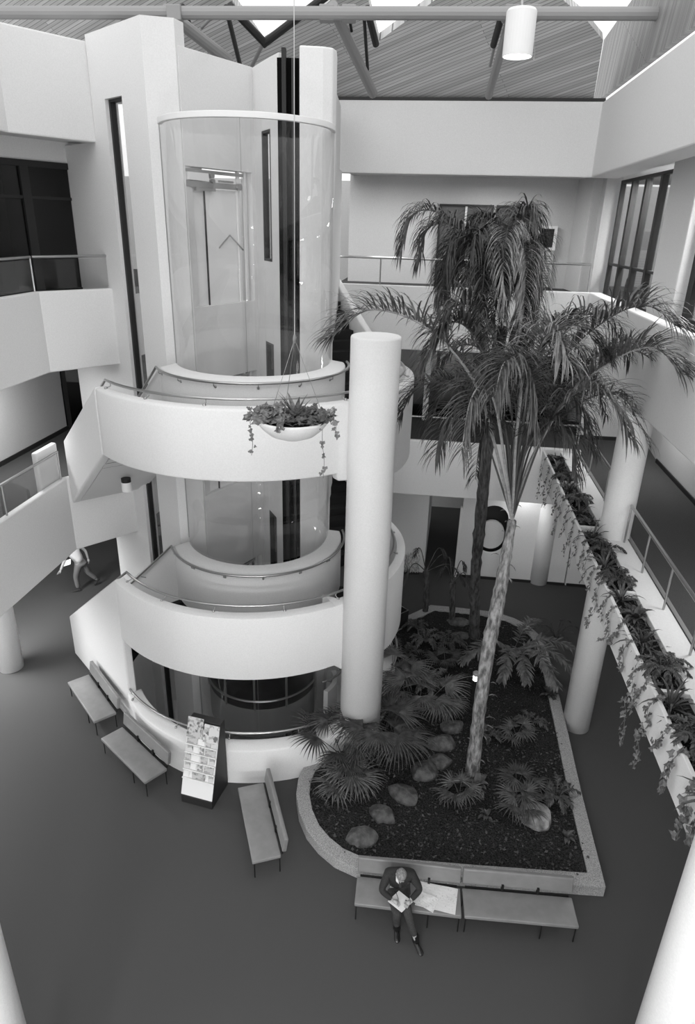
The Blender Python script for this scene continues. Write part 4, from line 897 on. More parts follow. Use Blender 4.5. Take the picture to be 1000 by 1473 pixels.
def rock(px, py, rx, ry, rz, label, ang=0, m=ROCK, k=0):
    c = gp(px, py, .3); r2 = random.Random(px * 7 + py); bm = BM(); bmesh.ops.create_icosphere(bm, subdivisions=3, radius=1)
    sp = [(Vector((r2.uniform(-1, 1), r2.uniform(-1, 1), r2.uniform(-.2, 1))).normalized(), r2.uniform(.62, .9)) for _ in range(9)]
    for v in bm.verts:
        for nrm_, dd_ in sp:
            e = v.co.dot(nrm_) - dd_
            if e > 0: v.co -= nrm_ * e * .85
        v.co = Vector((v.co.x * rx * 1.22, v.co.y * ry * 1.2, v.co.z * rz * .9)) * (1 + .03 * math.sin(v.co.x * 9 + v.co.y * 7))
    o = obj('garden_rock', bm, m, smooth=False, bevel=0); o.location = (c.x, c.y, .2 + rz * .25); o.rotation_euler = (0, 0, ang)
    return tag(o, label, 'rock', 'rocks set in the planting bed')
rock(520, 1201, .27, .2, .16, 'flat grey rock nearest the curved kerb of the planting bed', .1)
rock(548, 1168, .27, .19, .15, 'elongated grey rock, second from the curved front of the bed', -.5)
rock(582, 1138, .3, .22, .17, 'grey rock partly under the big fan leaves, third in the rock line', -.8)
rock(610, 1107, .26, .26, .2, 'rounded grey rock beside the big fan palm, fourth in the rock line', -.9)
rock(634, 1092, .24, .2, .17, 'smooth oval rock just left of the pale palm trunk', .1)
rock(633, 1066, .34, .22, .2, 'largest wide rock left of the pale palm trunk', 0)
rock(651, 1042, .24, .2, .17, 'grey rock behind the largest one, left of the pale trunk', .3)
rock(660, 892, .32, .18, .14, 'flat light rock by the far kerb near the dark trunks', -.1)
rock(663, 911, .22, .16, .14, 'small light rock below the flat one near the dark palm trunk', 0)
rock(770, 1172, .26, .3, .3, 'pale creased rock among fan leaves on the right side of the bed', .4, mat('pale_rock', .1, .9, col2=.42, nscale=5, bump=1, bscale=12))
# bollard light
c = gp(679, 1022, .22); bl = thing('bollard_light', 'dark bollard lamp with a glowing white ring left of the pale trunk', 'lamp', (c.x, c.y, .2))
zt_ = zat_ = None
bm = BM(); lathe(bm, [(.075, 0), (.075, .92)], n=24); obj('post', bm, BLACK, bl)
bm = BM(); lathe(bm, [(.07, .92), (.07, 1.06)], n=24); obj('lens', bm, GLOW2, bl)
bm = BM(); lathe(bm, [(.082, 1.06), (.082, 1.12), (.06, 1.14)], n=24); obj('cap', bm, STEEL, bl)
# ------------------------------------------------------------------ leaf builders
def ribbon(bm, pts, w, side, fold=.25):
    """leaf blade along pts, half width list w, side vector list or one"""
    L_, R_, M_ = [], [], []
    n = len(pts)
    for i, p in enumerate(pts):
        s = side[i] if isinstance(side, list) else side
        t = (pts[min(i + 1, n - 1)] - pts[max(i - 1, 0)]).normalized(); nn = s.cross(t)
        L_.append(bm.verts.new(p + s * w[i] + nn * w[i] * fold)); R_.append(bm.verts.new(p - s * w[i] + nn * w[i] * fold)); M_.append(bm.verts.new(p))
    for i in range(n - 1):
        bm.faces.new((L_[i], M_[i], M_[i + 1], L_[i + 1])); bm.faces.new((M_[i], R_[i], R_[i + 1], M_[i + 1]))
def blade(bm, p, d, L, w, droop, n=4, side=None, r=rnd, wprof=(.5, 1, .9, .55, .04), fold=.25):
    d = Vector(d).normalized(); pts = [Vector(p)]; q = Vector(p)
    for i in range(n):
        q = q + d * (L / n); pts.append(q); d = (d + Vector((0, 0, -1)) * droop / n * (1 + i * .5)).normalized()
    if side is None: side = d.cross(Vector((0, 0, 1)))
    side = side.normalized() if side.length > 1e-3 else Vector((1, 0, 0))
    k = [wprof[min(len(wprof) - 1, round(i * (len(wprof) - 1) / n))] * w for i in range(n + 1)]
    ribbon(bm, pts, k, side, fold)
def feather(name, spine, ll, nl, m, parent, lw=.016, droop=1.3, rr=.014, t0=.3, seed=0, up=.35, stem=None, tip=.35):
    """pinnate frond: rachis plus drooping leaflets, one mesh"""
    r = random.Random(seed); S = spline(spine, 8); bm = BM(); n = len(S)
    tube(bm, S, [rr * (1 - .8 * i / (n - 1)) + .002 for i in range(n)], 5)
    nf = len(bm.faces)
    for k in range(nl):
        t = t0 + (1 - t0) * (k + r.uniform(-.3, .3)) / nl; t = min(.999, max(0, t)); f = t * (n - 1); i = int(f); fr_ = f - i
        p = S[i].lerp(S[min(i + 1, n - 1)], fr_); tg = (S[min(i + 1, n - 1)] - S[i]).normalized()
        sd = tg.cross(Vector((0, 0, 1)))
        sd = sd.normalized() if sd.length > .1 else Vector((1, 0, 0)); un = sd.cross(tg)
        tt = (t - t0) / (1 - t0); prof = math.sin(PI * min(1, max(.02, .12 + .8 * tt))) ** .6
        for s in (-1, 1):
            L = ll * (tip + (1 - tip) * prof) * r.uniform(.8, 1.12)
            d = sd * s * (1 - .35 * tt) + tg * (.45 + .7 * tt) + un * (up + r.uniform(-.55, .55)) + Vector((r.uniform(-.12, .12),) * 3)
            blade(bm, p, d, L, lw * r.uniform(.8, 1.2), droop * r.uniform(.6, 1.35), 5, side=None, wprof=(.5, 1, 1, .8, .45, .03))
    o = obj(name, bm, [stem or PETI, m], parent, smooth=False)
    for i, pl in enumerate(o.data.polygons): pl.material_index = 0 if i < nf else 1
    return o
def trunk(name, pts, rs, m, parent, seed=0, n=14, ring=.05):
    r = random.Random(seed); S = spline(pts, 10); N = len(S); bm = BM(); R_ = []
    for i in range(N):
        f = i / (N - 1) * (len(rs) - 1); j = min(int(f), len(rs) - 2); R_.append((rs[j] + (rs[j + 1] - rs[j]) * (f - j)) * (1 + ring * math.sin(i * 2.1) * .6 + r.uniform(-ring, ring)))
    tube(bm, S, R_, n)
    for v in bm.verts: v.co += Vector((r.uniform(-.008, .008), r.uniform(-.008, .008), 0))
    return obj(name, bm, m, parent, smooth=True)
STEMD = mat('dark_petiole', .07, .6)
# ------------------------------------------------------------------ tall palm with the pale trunk
c0 = at(737, 748, 11.35); b0 = gp(680, 1112, .22)
pa = thing('palm_tree', 'tall feather palm with a pale leaning trunk and wide arching fronds in front', 'palm tree', b0)
trunk('trunk', [b0 - Vector((0, 0, .1)), at(690, 1020, 10.9), at(704, 925, 11.0), at(716, 870, 11.1), at(728, 800, 11.25), c0], [.15, .125, .135, .13, .105, .075], BARKL, pa, 3)
bm = BM()
rb = random.Random(5)
for k in range(34):                       # torn leaf base fibres on the trunk
    t = rb.random(); p = b0.lerp(c0, t) ; a = rb.uniform(0, 2 * PI); d = Vector((math.cos(a), math.sin(a), rb.uniform(.1, .9)))
    S_ = at(680 + 55 * t, 1112 - 380 * t, b0.y + (c0.y - b0.y) * t) + d * .1; blade(bm, S_, d, rb.uniform(.08, .25), .02, 1.4, 3)
tag(obj('bark_fibre', bm, BARKL, pa), kind='stuff')
fr1 = [([(712, 640, 11.1), (680, 545, 10.9), (612, 470, 10.6), (530, 446, 10.3), (476, 486, 10.1)], .62, 62, LEAF, 1.0),
       ([(706, 650, 11.4), (683, 585, 11.6), (645, 552, 11.9), (600, 560, 12.2), (570, 610, 12.4)], .6, 46, LEAFD, 1.5),
       ([(746, 650, 11.1), (762, 560, 10.9), (778, 495, 10.6), (800, 478, 10.3), (815, 520, 10.0)], .62, 50, LEAFL, 1.5),
       ([(768, 655, 11.3), (820, 570, 11.1), (880, 520, 10.9), (940, 500, 10.6), (985, 540, 10.4)], .66, 58, LEAF, 1.2),
       ([(764, 660, 11.5), (800, 610, 11.8), (850, 572, 12.1), (900, 575, 12.4), (930, 640, 12.6)], .6, 44, LEAFD, 1.6),
       ([(758, 640, 11.8), (790, 520, 12.5), (832, 458, 12.9), (876, 462, 13.1), (905, 520, 13.3)], .62, 52, LEAFD, 1.4),
       ([(728, 640, 12.0), (714, 545, 12.7), (688, 500, 13.1), (650, 505, 13.5), (620, 560, 13.8)], .6, 48, LEAFD, 1.5),
       ([(724, 650, 10.9), (712, 580, 10.5), (694, 555, 10.2), (676, 580, 9.9), (664, 650, 9.8)], .55, 40, LEAF, 1.7),
       ([(754, 640, 12.1), (778, 570, 12.8), (815, 525, 13.3), (852, 540, 13.6), (872, 600, 13.8)], .58, 44, LEAFD, 1.5),
       ([(742, 640, 11.0), (750, 560, 10.5), (742, 520, 10.2), (724, 525, 9.9), (712, 570, 9.7)], .55, 40, LEAF, 1.7),
       ([(772, 650, 11.0), (802, 590, 10.5), (842, 560, 10.1), (880, 575, 9.8), (905, 630, 9.6)], .55, 42, LEAF, 1.6),
       ([(752, 645, 11.6), (800, 530, 11.5), (870, 462, 11.3), (930, 440, 11.0), (975, 470, 10.8)], .62, 54, LEAF, 1.3),
       ([(736, 640, 11.9), (740, 560, 12.5), (756, 500, 12.9), (785, 478, 13.2), (812, 500, 13.4)], .58, 46, LEAFD, 1.5),
       ([(716, 655, 11.2), (690, 610, 11.0), (662, 590, 10.8), (640, 610, 10.6), (628, 655, 10.5)], .5, 36, LEAFD, 1.7),
       ([(752, 665, 11.0), (775, 620, 10.8), (800, 605, 10.6), (820, 630, 10.4), (828, 680, 10.3)], .5, 36, LEAFD, 1.7),
       ([(738, 620, 11.3), (722, 520, 11.2), (690, 450, 11.0), (655, 440, 10.8), (625, 480, 10.6)], .6, 48, LEAFD, 1.5),
       ([(752, 620, 11.6), (770, 540, 11.9), (800, 500, 12.2), (835, 505, 12.5), (862, 560, 12.7)], .58, 46, LEAFD, 1.6),
       ([(732, 640, 11.6), (705, 570, 11.9), (672, 545, 12.1), (640, 560, 12.3), (618, 610, 12.4)], .58, 44, LEAFD, 1.7),
       ([(746, 630, 11.5), (752, 560, 11.8), (745, 520, 12.1), (725, 520, 12.4), (705, 560, 12.6)], .55, 42, LEAFD, 1.8),
       ([(757, 640, 11.3), (780, 580, 11.3), (810, 560, 11.3), (838, 590, 11.3), (850, 650, 11.3)], .58, 44, LEAFD, 1.8),
       ([(745, 620, 11.2), (745, 540, 11.0), (755, 520, 10.7), (765, 560, 10.5), (768, 620, 10.4)], .55, 40, LEAF, 1.8),
       ([(734, 650, 11.3), (716, 610, 11.2), (702, 605, 11.1), (690, 640, 11.0), (684, 690, 11.0)], .5, 36, LEAFD, 1.8),
       ([(765, 640, 11.8), (820, 545, 12.0), (880, 505, 12.2), (935, 515, 12.3), (965, 570, 12.4)], .6, 48, LEAFD, 1.5),
       ([(728, 620, 11.2), (700, 520, 11.1), (670, 470, 11.0), (640, 470, 10.9), (612, 520, 10.8)], .6, 46, LEAFD, 1.4),
       ([(750, 620, 11.2), (770, 530, 11.1), (800, 480, 11.0), (835, 470, 10.9), (870, 510, 10.8)], .6, 48, LEAFD, 1.4),
       ([(744, 630, 11.9), (738, 560, 12.3), (728, 530, 12.6), (705, 540, 12.9), (690, 590, 13.0)], .55, 42, LEAFD, 1.6),
       ([(749, 640, 12.0), (760, 580, 12.6), (772, 560, 13.0), (790, 575, 13.3), (800, 630, 13.4)], .55, 40, LEAFD, 1.8)]
for i, (sp, ll, nl, m, dr) in enumerate(fr1):
    feather('frond', [c0] + [at(*p) for p in sp], ll * 1.25, int(nl * 1.45), m, pa, droop=dr * .72, seed=i + 1, t0=.33, rr=.03 if i in (0, 3, 7, 9) else .018, lw=.0155, up=.6, stem=PETI if i in (0, 3, 7, 9) else STEMD)
settle(pa)
# ------------------------------------------------------------------ darker palm behind
c1 = at(722, 470, 15.4); b1 = gp(683, 915, .22)
pb = thing('palm_tree', 'taller palm with a dark trunk and dense drooping crown, behind the pale trunked palm', 'palm tree', b1)
trunk('trunk', [b1 - Vector((0, 0, .1)), at(684, 830, 15.8), at(690, 760, 15.7), at(700, 655, 15.6), at(712, 560, 15.5), c1], [.16, .13, .15, .14, .13, .13], BARKD, pb, 8, ring=.09)
fr2 = [[(700, 395, 15.3), (668, 338, 15.2), (625, 304, 15.1), (592, 312, 15.0), (578, 360, 15.0)], [(706, 400, 15.0), (682, 348, 14.7), (655, 345, 14.5), (640, 385, 14.3), (636, 440, 14.2)],
       [(716, 390, 14.9), (700, 340, 14.5), (684, 338, 14.2), (672, 385, 14.0), (668, 450, 13.9)], [(728, 385, 14.9), (733, 335, 14.4), (730, 330, 14.1), (724, 375, 13.8), (722, 450, 13.7)],
       [(738, 380, 15.3), (752, 315, 15.2), (764, 300, 15.1), (772, 335, 15.0), (776, 410, 15.0)], [(742, 400, 15.1), (762, 352, 14.8), (775, 355, 14.6), (778, 400, 14.4), (774, 462, 14.3)],
       [(722, 400, 14.8), (712, 360, 14.3), (700, 365, 14.0), (695, 410, 13.8), (692, 470, 13.7)], [(733, 400, 14.8), (746, 352, 14.3), (755, 362, 14.0), (756, 410, 13.8), (752, 470, 13.7)],
       [(704, 420, 15.4), (672, 385, 15.4), (650, 390, 15.4), (640, 425, 15.4), (640, 470, 15.4)], [(716, 390, 15.9), (704, 330, 16.4), (690, 310, 16.7), (668, 335, 17.0), (655, 400, 17.2)],
       [(730, 385, 15.9), (742, 320, 16.4), (752, 300, 16.8), (768, 320, 17.0), (776, 380, 17.1)], [(722, 385, 15.6), (712, 325, 15.6), (690, 318, 15.5), (665, 350, 15.4), (648, 410, 15.3)],
       [(735, 390, 15.5), (748, 330, 15.6), (742, 312, 15.6), (735, 345, 15.6), (742, 410, 15.6)], [(728, 420, 15.0), (722, 400, 14.7), (715, 420, 14.5), (712, 460, 14.4), (712, 500, 14.4)],
       [(736, 420, 15.1), (745, 400, 14.9), (750, 430, 14.8), (748, 470, 14.7), (742, 505, 14.7)],
       [(724, 400, 15.6), (716, 360, 15.7), (700, 365, 15.8), (690, 410, 15.8), (688, 480, 15.8)], [(734, 400, 15.6), (744, 360, 15.7), (760, 370, 15.8), (766, 420, 15.8), (764, 485, 15.8)],
       [(722, 430, 15.2), (708, 400, 15.1), (694, 420, 15.0), (690, 460, 14.9), (694, 500, 14.9)], [(732, 430, 15.2), (748, 405, 15.1), (758, 430, 15.0), (758, 465, 14.9), (752, 500, 14.9)],
       [(716, 410, 15.2), (688, 360, 15.1), (662, 345, 15.0), (644, 370, 14.9), (636, 420, 14.9)], [(712, 400, 15.4), (680, 350, 15.5), (645, 322, 15.6), (615, 330, 15.6), (604, 375, 15.6)]]
for i, sp in enumerate(fr2):
    feather('frond', [c1] + [at(*p) for p in sp], .7, 96, LEAFL if i in (3, 7) else (LEAF if i % 4 == 0 else LEAFD), pb, droop=1.6, seed=40 + i, t0=.2, rr=.018, lw=.015, up=.45, stem=STEMD)
settle(pb)
# two slim young palms at the back of the bed
def young(px, py, ytop, label, seed, hpx, tips):
    b = gp(px, py, .22); c = at(px + 1, hpx, b.y); t = thing('young_palm', label, 'palm tree', b)
    trunk('trunk', [b - Vector((0, 0, .1)), b.lerp(c, .5) + Vector((.02, 0, 0)), c], [.09, .085, .1], BARKD, t, seed, 10, .12)
    for i, (tx, ty, dy) in enumerate(tips):
        e = at(tx, ty, b.y + dy); mid = c.lerp(e, .5) + Vector((0, 0, .45)); mid2 = c.lerp(e, .8) + Vector((0, 0, .32))
        feather('frond', [c, mid, mid2, e], .26, 26, LEAFD, t, droop=1.6, seed=seed + i, t0=.55, rr=.014, lw=.01, stem=BARKD)
    settle(t)
young(612, 880, 0, 'slim dark young palm nearest the stair ring at the back of the bed', 60, 822, [(640, 800, 0), (580, 838, -.2), (650, 815, .3), (596, 800, .5), (668, 840, -.2)])
young(650, 892, 0, 'slim dark young palm between the two others at the back of the bed', 70, 838, [(668, 820, 0), (632, 832, .2), (676, 850, -.3), (640, 812, .6)])
# ------------------------------------------------------------------ fan palms
def fan_leaf(bm, c, n_, upv, R, nseg=22, spread=2.6, seed=0, droop=.5):
    r = random.Random(seed); n_ = Vector(n_).normalized(); u = (Vector(upv) - n_ * Vector(upv).dot(n_)).normalized(); s = n_.cross(u)
    for k in range(nseg):
        a = -spread / 2 + spread * k / (nseg - 1); d = u * math.cos(a) + s * math.sin(a); sd = n_.cross(d)
        blade(bm, c, d + n_ * .12 * math.cos(a * 3), R * (.72 + .28 * math.cos(a * .8)) * r.uniform(.9, 1.05), .021, droop * r.uniform(.6, 1.2), 5, side=sd, wprof=(.25, 1, 1.1, .8, .4, .03), fold=.5)
def fan_palm(px, py, label, leaves, h, R, m, seed, z=.22, nseg=22):
    b = gp(px, py, z); r = random.Random(seed); t = thing('fan_palm', label, 'fan palm', b)
    bm = BM(); lathe(bm, [(.06, -.02), (.07, .1), (.03, .2)], b, 10); obj('stem', bm, BARKD, t)
    for i in range(leaves):
        a = 2 * PI * i / leaves + r.uniform(-.3, .3); el = r.uniform(.45, 1.25); L = h * r.uniform(.75, 1.1)
        d = Vector((math.cos(a) * math.cos(el), math.sin(a) * math.cos(el), math.sin(el))); e = b + Vector((0, 0, .12)) + d * L
        bm = BM(); tube(bm, [b + Vector((0, 0, .1)), b + Vector((0, 0, .12)) + d * L * .5, e], [.011, .008, .006], 5)
        out = Vector((d.x, d.y, .25)).normalized(); nn = Vector((-d.x * .5, -d.y * .5, 1)).normalized()
        fan_leaf(bm, e, nn, out, R * r.uniform(.85, 1.1), nseg, 3.6, seed * 13 + i, .7); obj('leaf', bm, m, t)
    settle(t)
fan_palm(492, 1092, 'fan palm with stiff dark leaves against the ground ring wall, left of the thick column', 8, .9, .72, LEAFD, 1)
fan_palm(545, 1098, 'largest fan palm spreading right beside the foot of the thick column', 11, 1.1, .85, LEAFD, 2, nseg=30)
fan_palm(503, 1135, 'low spiky fan palm in front of the column foot near the curved kerb', 9, .4, .62, LEAF, 3, nseg=16)
fan_palm(600, 1030, 'lush fan palm behind the thick column beside the line of rocks', 11, .85, .72, LEAF, 4, nseg=26)
fan_palm(566, 998, 'fan palm close to the right edge of the thick column', 9, .8, .65, LEAF, 5)
fan_palm(640, 965, 'small fan palm left of the bollard lamp', 7, .45, .36, LEAFD, 6, nseg=16)
fan_palm(742, 1140, 'small fan palm near the pale creased rock', 7, .4, .42, LEAFD, 7, nseg=16)
fan_palm(745, 1165, 'fan leaves fringing the left side of the pale creased rock', 6, .3, .45, LEAFF, 8, nseg=18)
fan_palm(742, 1065, 'small starry fan palm right of the pale trunk', 6, .3, .36, LEAFF, 9, nseg=14)
fan_palm(660, 1150, 'dim low fan palm left of the pale trunk foot', 6, .3, .4, LEAFF, 10, nseg=14)
# ------------------------------------------------------------------ ferns
def fern(px, py, label, n, L, ll, m, seed, z=.22, droop=.8, base=None, aim=None, cat='fern', nm='fern', lw=.014, nl=24, hgt=.5):
    b = gp(px, py, z) if base is None else Vector(base); r = random.Random(seed); t = thing(nm, label, cat, b)
    for i in range(n):
        a = (2 * PI * i / n + r.uniform(-.3, .3)) if aim is None else aim[i]; l = L * r.uniform(.8, 1.15); d = Vector((math.cos(a), math.sin(a), 0))
        sp = [b, b + d * l * .35 + Vector((0, 0, l * hgt)), b + d * l * .72 + Vector((0, 0, l * hgt * 1.05)), b + d * l + Vector((0, 0, l * hgt * .6))]
        feather('frond', sp, ll, nl, m, t, lw=lw, droop=droop, rr=.007, t0=.15, seed=seed * 31 + i, up=0, stem=m, tip=.15)
    settle(t)
b = gp(728, 925, .22)
fern(0, 0, 'tree fern with broad layered fronds right of the pale trunk', 7, 1.75, .34, mat('tree_fern', .06, .5, col2=.14, nscale=9), 11, base=gp(735, 955, .22) + Vector((0, 0, .35)), aim=[-1.6, -1.95, -1.25, -.75, -.25, -2.6, .9], lw=.03, nl=34, hgt=.3, droop=.4)
fern(580, 950, 'dark fern spreading behind the stair ring edge', 9, .6, .16, LEAFF, 12)
fern(612, 925, 'low fern in the shade below the young palms', 9, .5, .14, LEAF, 13)
fern(622, 990, 'pale tipped fern above the lush fan palm', 8, .55, .15, LEAFL, 14)
fern(600, 905, 'small dark fern at the foot of the first young palm', 8, .4, .12, LEAFF, 15)
fern(645, 930, 'shaded fern below the dark palm trunk', 8, .5, .14, LEAFF, 16)
fern(760, 1045, 'small dim fern by the right kerb of the bed', 8, .4, .12, LEAFF, 17)
fern(700, 1060, 'tiny fern close to the pale trunk on its right', 7, .35, .1, LEAFF, 18)
fern(800, 1150, 'low dark fern right of the pale creased rock', 9, .45, .14, LEAFF, 19)
fern(800, 920, 'wispy airy fern overhanging the far right kerb', 10, .7, .12, LEAFD, 20, lw=.005, nl=30)
# broad leaved plants
def broad(px, py, label, n, L, w, m, seed, z=.22, base=None, nm='leafy_plant', cat='plant', droop=1.2, el0=.3, el1=1.2, up=0):
    b = gp(px, py, z) if base is None else Vector(base); r = random.Random(seed); t = thing(nm, label, cat, b)
    bm = BM()
    for i in range(n):
        a = r.uniform(0, 2 * PI); el = r.uniform(el0, el1); d = Vector((math.cos(a) * math.cos(el), math.sin(a) * math.cos(el), math.sin(el)))
        blade(bm, b + d * .02, d, L * r.uniform(.7, 1.15), w, droop * r.uniform(.5, 1.2), 6, side=d.cross(Vector((0, 0, 1))), wprof=(.3, .8, 1, .95, .7, .35, .02), fold=.3)
    obj('leaves', bm, m, t); settle(t); return t
broad(686, 1132, 'broad leaved plant at the foot of the pale palm trunk', 14, .36, .07, LEAF, 21)
broad(475, 1105, 'small leafy plant beside the ground ring wall at the curved kerb', 16, .22, .045, LEAFI, 22)
broad(468, 1140, 'patch of small leaves near the left curve of the kerb', 14, .18, .04, LEAFF, 23)
broad(700, 1175, 'low leafy plant in the open mulch before the pale trunk', 10, .2, .04, LEAFF, 24)
broad(640, 1150, 'low leafy clump right of the rock line', 10, .2, .045, LEAFF, 25)
broad(815, 1205, 'sparse leafy clump near the front right kerb corner', 10, .2, .04, LEAFF, 26)
broad(790, 1000, 'leafy plant beside the right kerb below the tree fern', 14, .28, .05, LEAFF, 27)
# ------------------------------------------------------------------ long planter box along the middle walkway
bx = thing('planter_box', 'long white planter box of foliage edging the middle walkway on the right', 'planter', W(3.4, 3, 4.4))
PV0, PV1 = 1.5, 19.0
def pb_(nm, u0, u1, v0, v1, z0, z1, m, bev=.01):
    bm = BM(); obox(bm, W(u0, v0, z0), W(1, 0), W(0, 1), (0, 0, 1), u1 - u0, v1 - v0, z1 - z0); return obj(nm, bm, m, bx, bevel=bev)
pb_('front_panel', 3.4, 3.46, PV0, PV1, 4.4, 5.06, WHITE); pb_('base', 3.46, 4.4, PV0, PV1, 4.4, 4.48, WHITE, 0)
pb_('ledge', 3.9, 4.36, PV0, PV1, 4.48, 5.04, WHITE); pb_('soil', 3.46, 3.9, PV0, PV1, 4.48, 4.93, SOIL, 0)
for v in (5.3, 8.1, 10.9, 13.7, 16.5): pb_('divider', 3.46, 3.9, v, v + .07, 4.93, 5.045, WHITE, .004)
pb_('joint_strip', 4.33, 4.35, PV0, PV1, 5.04, 5.048, METALD, 0)
settle(bx)
rr3 = random.Random(9)
spots = [(3.6, 6.2), (3.72, 7.2), (3.6, 7.9), (3.7, 8.7), (3.62, 9.4), (3.72, 10.2), (3.62, 10.75), (3.7, 11.4), (3.62, 12.0), (3.72, 12.6), (3.62, 13.2), (3.7, 13.95), (3.62, 14.6), (3.72, 15.3), (3.62, 16.0), (3.7, 16.8), (3.6, 17.6), (3.7, 18.4)]
kinds = ['strap', 'fern', 'strap', 'fern', 'strap', 'leafy']
ordw = ['nearest the viewer', 'second', 'third', 'fourth', 'fifth', 'sixth', 'seventh', 'eighth', 'ninth', 'tenth']
cnt = {'strap': 0, 'fern': 0, 'leafy': 0}
for i, (u, v) in enumerate(spots):
    k = kinds[i % 6]; base = W(u, v, 4.93); o_ = ordw[min(cnt[k], 9)]; cnt[k] += 1; w_ = o_ if o_.startswith('near') else o_ + ' from the near end'
    if k == 'strap': broad(0, 0, 'strap leaved plant in the long planter box, %s' % w_, 20, .46, .022, LEAFF if i % 4 else LEAF, 80 + i, base=base, nm='strap_leaf_plant', droop=1.0, el0=.35, el1=1.35)
    elif k == 'fern': fern(0, 0, 'bushy fern in the long planter box, %s' % w_, 12, .4, .1, LEAFF, 80 + i, base=base, nl=18)
    else: broad(0, 0, 'broad leafy plant in the long planter box, %s' % w_, 24, .34, .045, LEAFF, 80 + i, base=base)
# low ground foliage in the box, uncountable
bm = BM()
for k in range(900):
    p = W(rr3.uniform(3.48, 3.88), rr3.uniform(4.5, 18.8), 4.94); a = rr3.uniform(0, 2 * PI); el = rr3.uniform(.2, 1.2)
    d = Vector((math.cos(a) * math.cos(el), math.sin(a) * math.cos(el), math.sin(el))); blade(bm, p, d, rr3.uniform(.08, .26), .014, 1.2, 3, side=d.cross(Vector((0, 0, 1))))
o = obj('ground_cover', bm, LEAFD); tag(o, 'low mixed foliage covering the soil of the long planter box', 'foliage', kind='stuff')
# ivy vines over the white front panel
def ivy_leaf(bm, p, n_, d, s):
    n_ = Vector(n_).normalized(); d = Vector(d); d = (d - n_ * d.dot(n_)).normalized(); x = n_.cross(d)
    sh = [(0, 0), (.45, -.1), (.55, .35), (.25, .5), (0, 1), (-.25, .5), (-.55, .35), (-.45, -.1)]
    c = bm.verts.new(p + n_ * s * .1 + d * s * .3); vs = [bm.verts.new(p + x * a * s + d * b * s) for a, b in sh]
    for i in range(8): bm.faces.new((c, vs[i], vs[(i + 1) % 8]))
def vine(start, pts, label, nleaf, size, seed, outn, group, nm='ivy_vine', m=LEAFI, host=None):
    r = random.Random(seed); S = spline(pts, 6); t = host or thing(nm, label, 'ivy', start, group=group)
    bm = BM(); tube(bm, S, .004, 4); o1 = obj('stem' if not host else 'trailing_stem', bm, STEMM, t)
    bm = BM()
    for k in range(nleaf):
        f = (k + r.random()) / nleaf * (len(S) - 1); i = int(f); p = S[i].lerp(S[min(i + 1, len(S) - 1)], f - i)
        n_ = Vector(outn) + Vector((r.uniform(-.6, .6), r.uniform(-.6, .6), r.uniform(0, .9))); d = Vector((r.uniform(-1, 1), r.uniform(-1, 1), r.uniform(-1.2, .1)))
        p = p + Vector((r.uniform(-.04, .04), r.uniform(-.04, .04), r.uniform(-.02, .02))) + Vector(outn) * .015
        ivy_leaf(bm, p, n_, d, size * r.uniform(.6, 1.2))
    if host:
        obj('trailing_leaves', bm, m, t)
    else:
        obj('leaves', bm, m, t)
    settle(t)
vv_ = [4.7, 5.2, 5.6, 6.0, 6.45, 6.9, 7.4, 7.9, 8.35, 8.8, 9.3, 9.8, 10.3, 10.8, 11.3, 11.8, 12.3, 12.8, 13.4, 14.0, 14.7, 15.4, 16.1, 16.9, 17.6, 18.3]
lens_ = [.9, .5, 1.2, .45, .6, .5, .4, 1.1, .5, 1.25, .45, .4, .6, .4, .9, .45, .6, .4, .7, .8, .5, .9, .6, .9, .7, 1.0]
outn = W(-1, 0)
tens = ['', '', 'second', 'third', 'fourth', 'fifth', 'sixth', 'seventh', 'eighth', 'ninth', 'tenth', 'eleventh', 'twelfth', 'thirteenth', 'fourteenth', 'fifteenth', 'sixteenth', 'seventeenth', 'eighteenth', 'nineteenth', 'twentieth', 'twenty first', 'twenty second', 'twenty third', 'twenty fourth', 'twenty fifth', 'twenty sixth']
for i, (v, L) in enumerate(zip(vv_, lens_)):
    r = random.Random(200 + i); p0 = W(3.62, v, 4.98); p1 = W(3.43, v + r.uniform(-.1, .1), 5.09); pts = [p0, p1]
    z = 5.02; vcur = v
    while z > 5.02 - L:
        z -= .16; vcur += r.uniform(-.09, .09); pts.append(W(3.375 - .05 * r.random() - (.04 if z < 4.4 else 0), vcur, z))
    lab = 'ivy vine hanging over the white planter face, nearest the viewer' if i == 0 else ('ivy vine hanging over the white planter face, last at the far end' if i == 25 else 'ivy vine hanging over the white planter face, %s from the near end' % tens[i + 1])
    vine(p0, pts, lab, int(15 + 26 * L), (.1 if i < 6 else .085) if i < 12 else .07, 300 + i, outn, 'ivy vines trailing from the long planter')
# ------------------------------------------------------------------ hanging bowl
bc = at(421, 606, 9.3); br_ = .52
hb = thing('hanging_bowl', 'white hanging bowl planter suspended on thin wires before the upper ring', 'planter', (bc.x, bc.y, bc.z - .26))
bm = BM(); lathe(bm, [(.02, -.26), (.16, -.25), (.32, -.19), (.44, -.09), (br_, .02), (br_, .05), (br_ - .03, .05), (.42, -.05), (.1, -.12), (.01, -.12)], bc, 40); obj('bowl', bm, WHITE, hb, smooth=True)
kn_ = at(424, 488, 9.3)
for a in (.3, 2.4, 4.5):
    bm = BM(); cyl(bm, bc + Vector((math.cos(a) * .46, math.sin(a) * .46, .03)), kn_, .004, 5); obj('wire', bm, METAL, hb)
bm = BM(); cyl(bm, kn_, at(423, -40, 9.3), .006, 5); obj('wire', bm, METAL, hb)
bm = BM(); tube(bm, [kn_ - Vector((0, 0, .05)), kn_, kn_ + Vector((0, 0, .06))], [.02, .03, .015], 8); obj('swivel', bm, METAL, hb)
